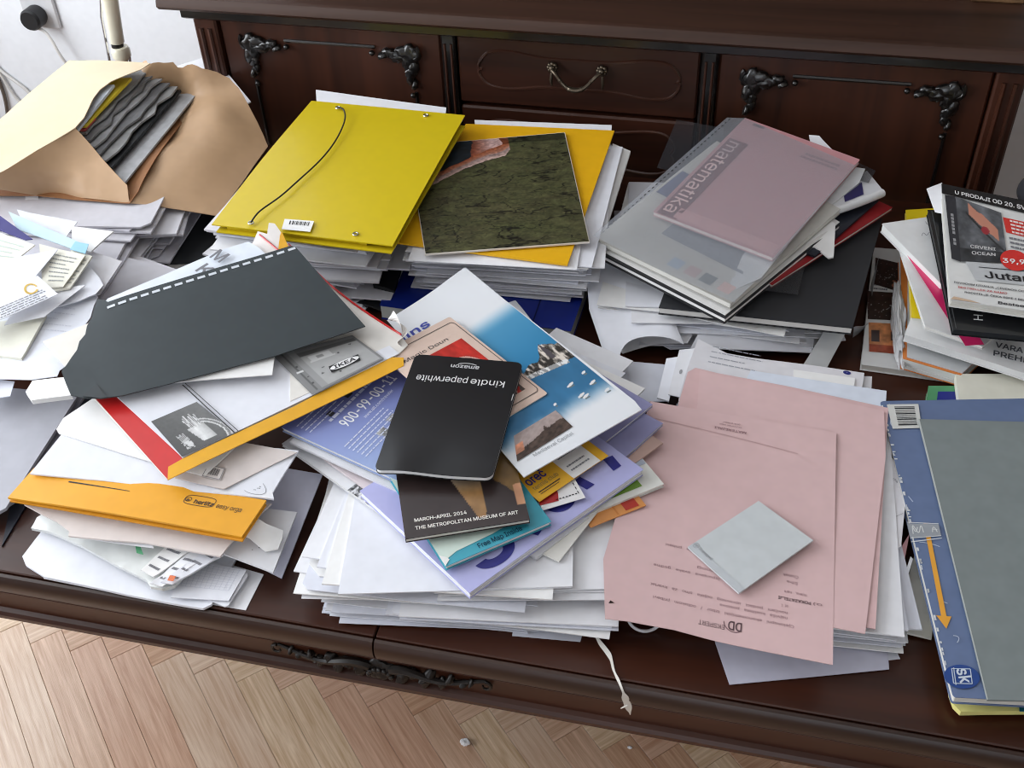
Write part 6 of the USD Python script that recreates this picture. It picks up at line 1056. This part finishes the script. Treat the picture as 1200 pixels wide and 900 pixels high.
gp.part('blue_panel', bars(s, [(.13, .05, .62, .75)]), paper((36, 44, 128), rough=.4))
sheet('cream_notepad', 'cream white notepad standing out behind the blue drawing pad', 'pad', [(.2546, 1.0008, .776), (.3786, 1.0274, .776), (.3866, 1.088, .776), (.2539, 1.0629, .776)], paper((224, 222, 208), rough=.5), t=.010)
pad, s = booklet('drawing_pad', 'worn blue drawing pad with orange arrow and barcode sticker', 'pad', [(.2223, .6122, .784), (.3147, .6253, .784), (.3639, 1.0261, .79), (.1654, .9825, .79)], .010, bp_, paper((214, 212, 206)), layers=2, corner=.004)
bq = Surf([(.1781, .939, .7898), (.2085, .9462, .7898), (.2064, .9844, .7902), (.1726, .9772, .7902)], t=.0002); k = pad.part('barcode_sticker', bars(bq, [(0, 0, 1, 1)], .0007), paper((206, 206, 202)))
pad.part('barcode', bars(bq, [(.22, .12 + .075 * i, .86, .12 + .075 * i + (.025 if i % 3 else .05)) for i in range(11)], .0010), ink_d, under=k)
bd = Surf([(.1927, .7789, .7872), (.2219, .7891, .7872), (.219, .8131, .7876), (.1887, .8093, .7876)], t=.0002); k = pad.part('grey_band', bars(bd, [(0, .28, 1, .86)], .0007), paper((150, 154, 160)))
pad.part('band_ornament', strokes(bd, [[(.12, .4), (.2, .7), (.3, .45), (.4, .72), (.46, .45)], [(.3, .7), (.22, .5), (.15, .72)], [(.75, .45), (.82, .7), (.9, .45)], [(.75, .6), (.92, .58)], [(0, .9), (1, .88)], [(0, .24), (1, .25)], [(0, .08), (1, .12)]], .0009, .0010), paper((212, 214, 214)), under=k)
og = paper((222, 158, 58), rough=.45)
arrow = [np.array((.2074, .8085, .7876)), np.array((.2188, .6978, .7858)), np.array((.2203, .6837, .7856))]
d = arrow[1] - arrow[0]; d /= np.linalg.norm(d); nn = np.array([-d[1], d[0], 0])
P2 = np.array([arrow[0] - nn * .0022, arrow[1] - nn * .0024, arrow[1] - nn * .0068, arrow[2], arrow[1] + nn * .0068, arrow[1] + nn * .0024, arrow[0] + nn * .0022]); v2, f2 = trimesh.creation.triangulate_polygon(Polygon(P2[:, :2]), engine='earcut'); pad.part('orange_arrow', (s.point(v2, .0007), np.array(f2)), og)
el = Surf([(.2162, .6184, .7846), (.2463, .6238, .7844), (.2453, .65, .7849), (.2147, .6446, .7849)], t=.0002); k = pad.part('round_badge', bars(el, [np.c_[.5 + .5 * np.cos(aa), .5 + .47 * np.sin(aa)]], .0007), paper((40, 70, 134), rough=.4))
pad.part('badge_letters', letters(el, [('sk', .40, .50, .0105, .0150, -82, True, 'c')], .0011), paper((200, 208, 220)), under=k)
pad.part('badge_frame', strokes(el, [[(.24, .22), (.76, .22)], [(.76, .22), (.76, .80)], [(.76, .80), (.24, .80)], [(.24, .80), (.24, .22)], [(.30, .16), (.30, .84)]], .0008, .0011), paper((190, 200, 214)), under=k)
pad.part('worn_scratch', strokes(s, [[(.03, .97), (.05, .94), (.03, .91), (.06, .88)], [(.045, .985), (.065, .96), (.05, .92)], [(.03, .46), (.10, .455), (.16, .445)], [(.10, .27), (.13, .265)], [(.12, .17), (.16, .165), (.14, .15)], [(.03, .62), (.05, .6)]], .0009, .0006), paper((176, 186, 204)))
wr = np.random.default_rng(3); ed = []
for i in range(46):
    v0 = wr.random(); ed.append((0.0, v0, wr.uniform(.006, .02), v0 + wr.uniform(.003, .014)))
pad.part('worn_edge', bars(s, ed, .0006), paper((206, 208, 210)))
gy, s = leafy('grey_board', 'plain grey cardboard lying on the blue drawing pad at the right edge', 'card', [(.2496, .6129, .7875), (.3234, .6265, .7875), (.3695, .982, .793), (.2048, .9572, .793)], paper((122, 130, 130), rough=.55, spec=.45, coat=.06, mottle=.05), t=.002)
gy.part('pale_edge', strokes(s, [[(.002, .0), (.002, 1.0)]], .0014, .0002), paper((184, 188, 186)))
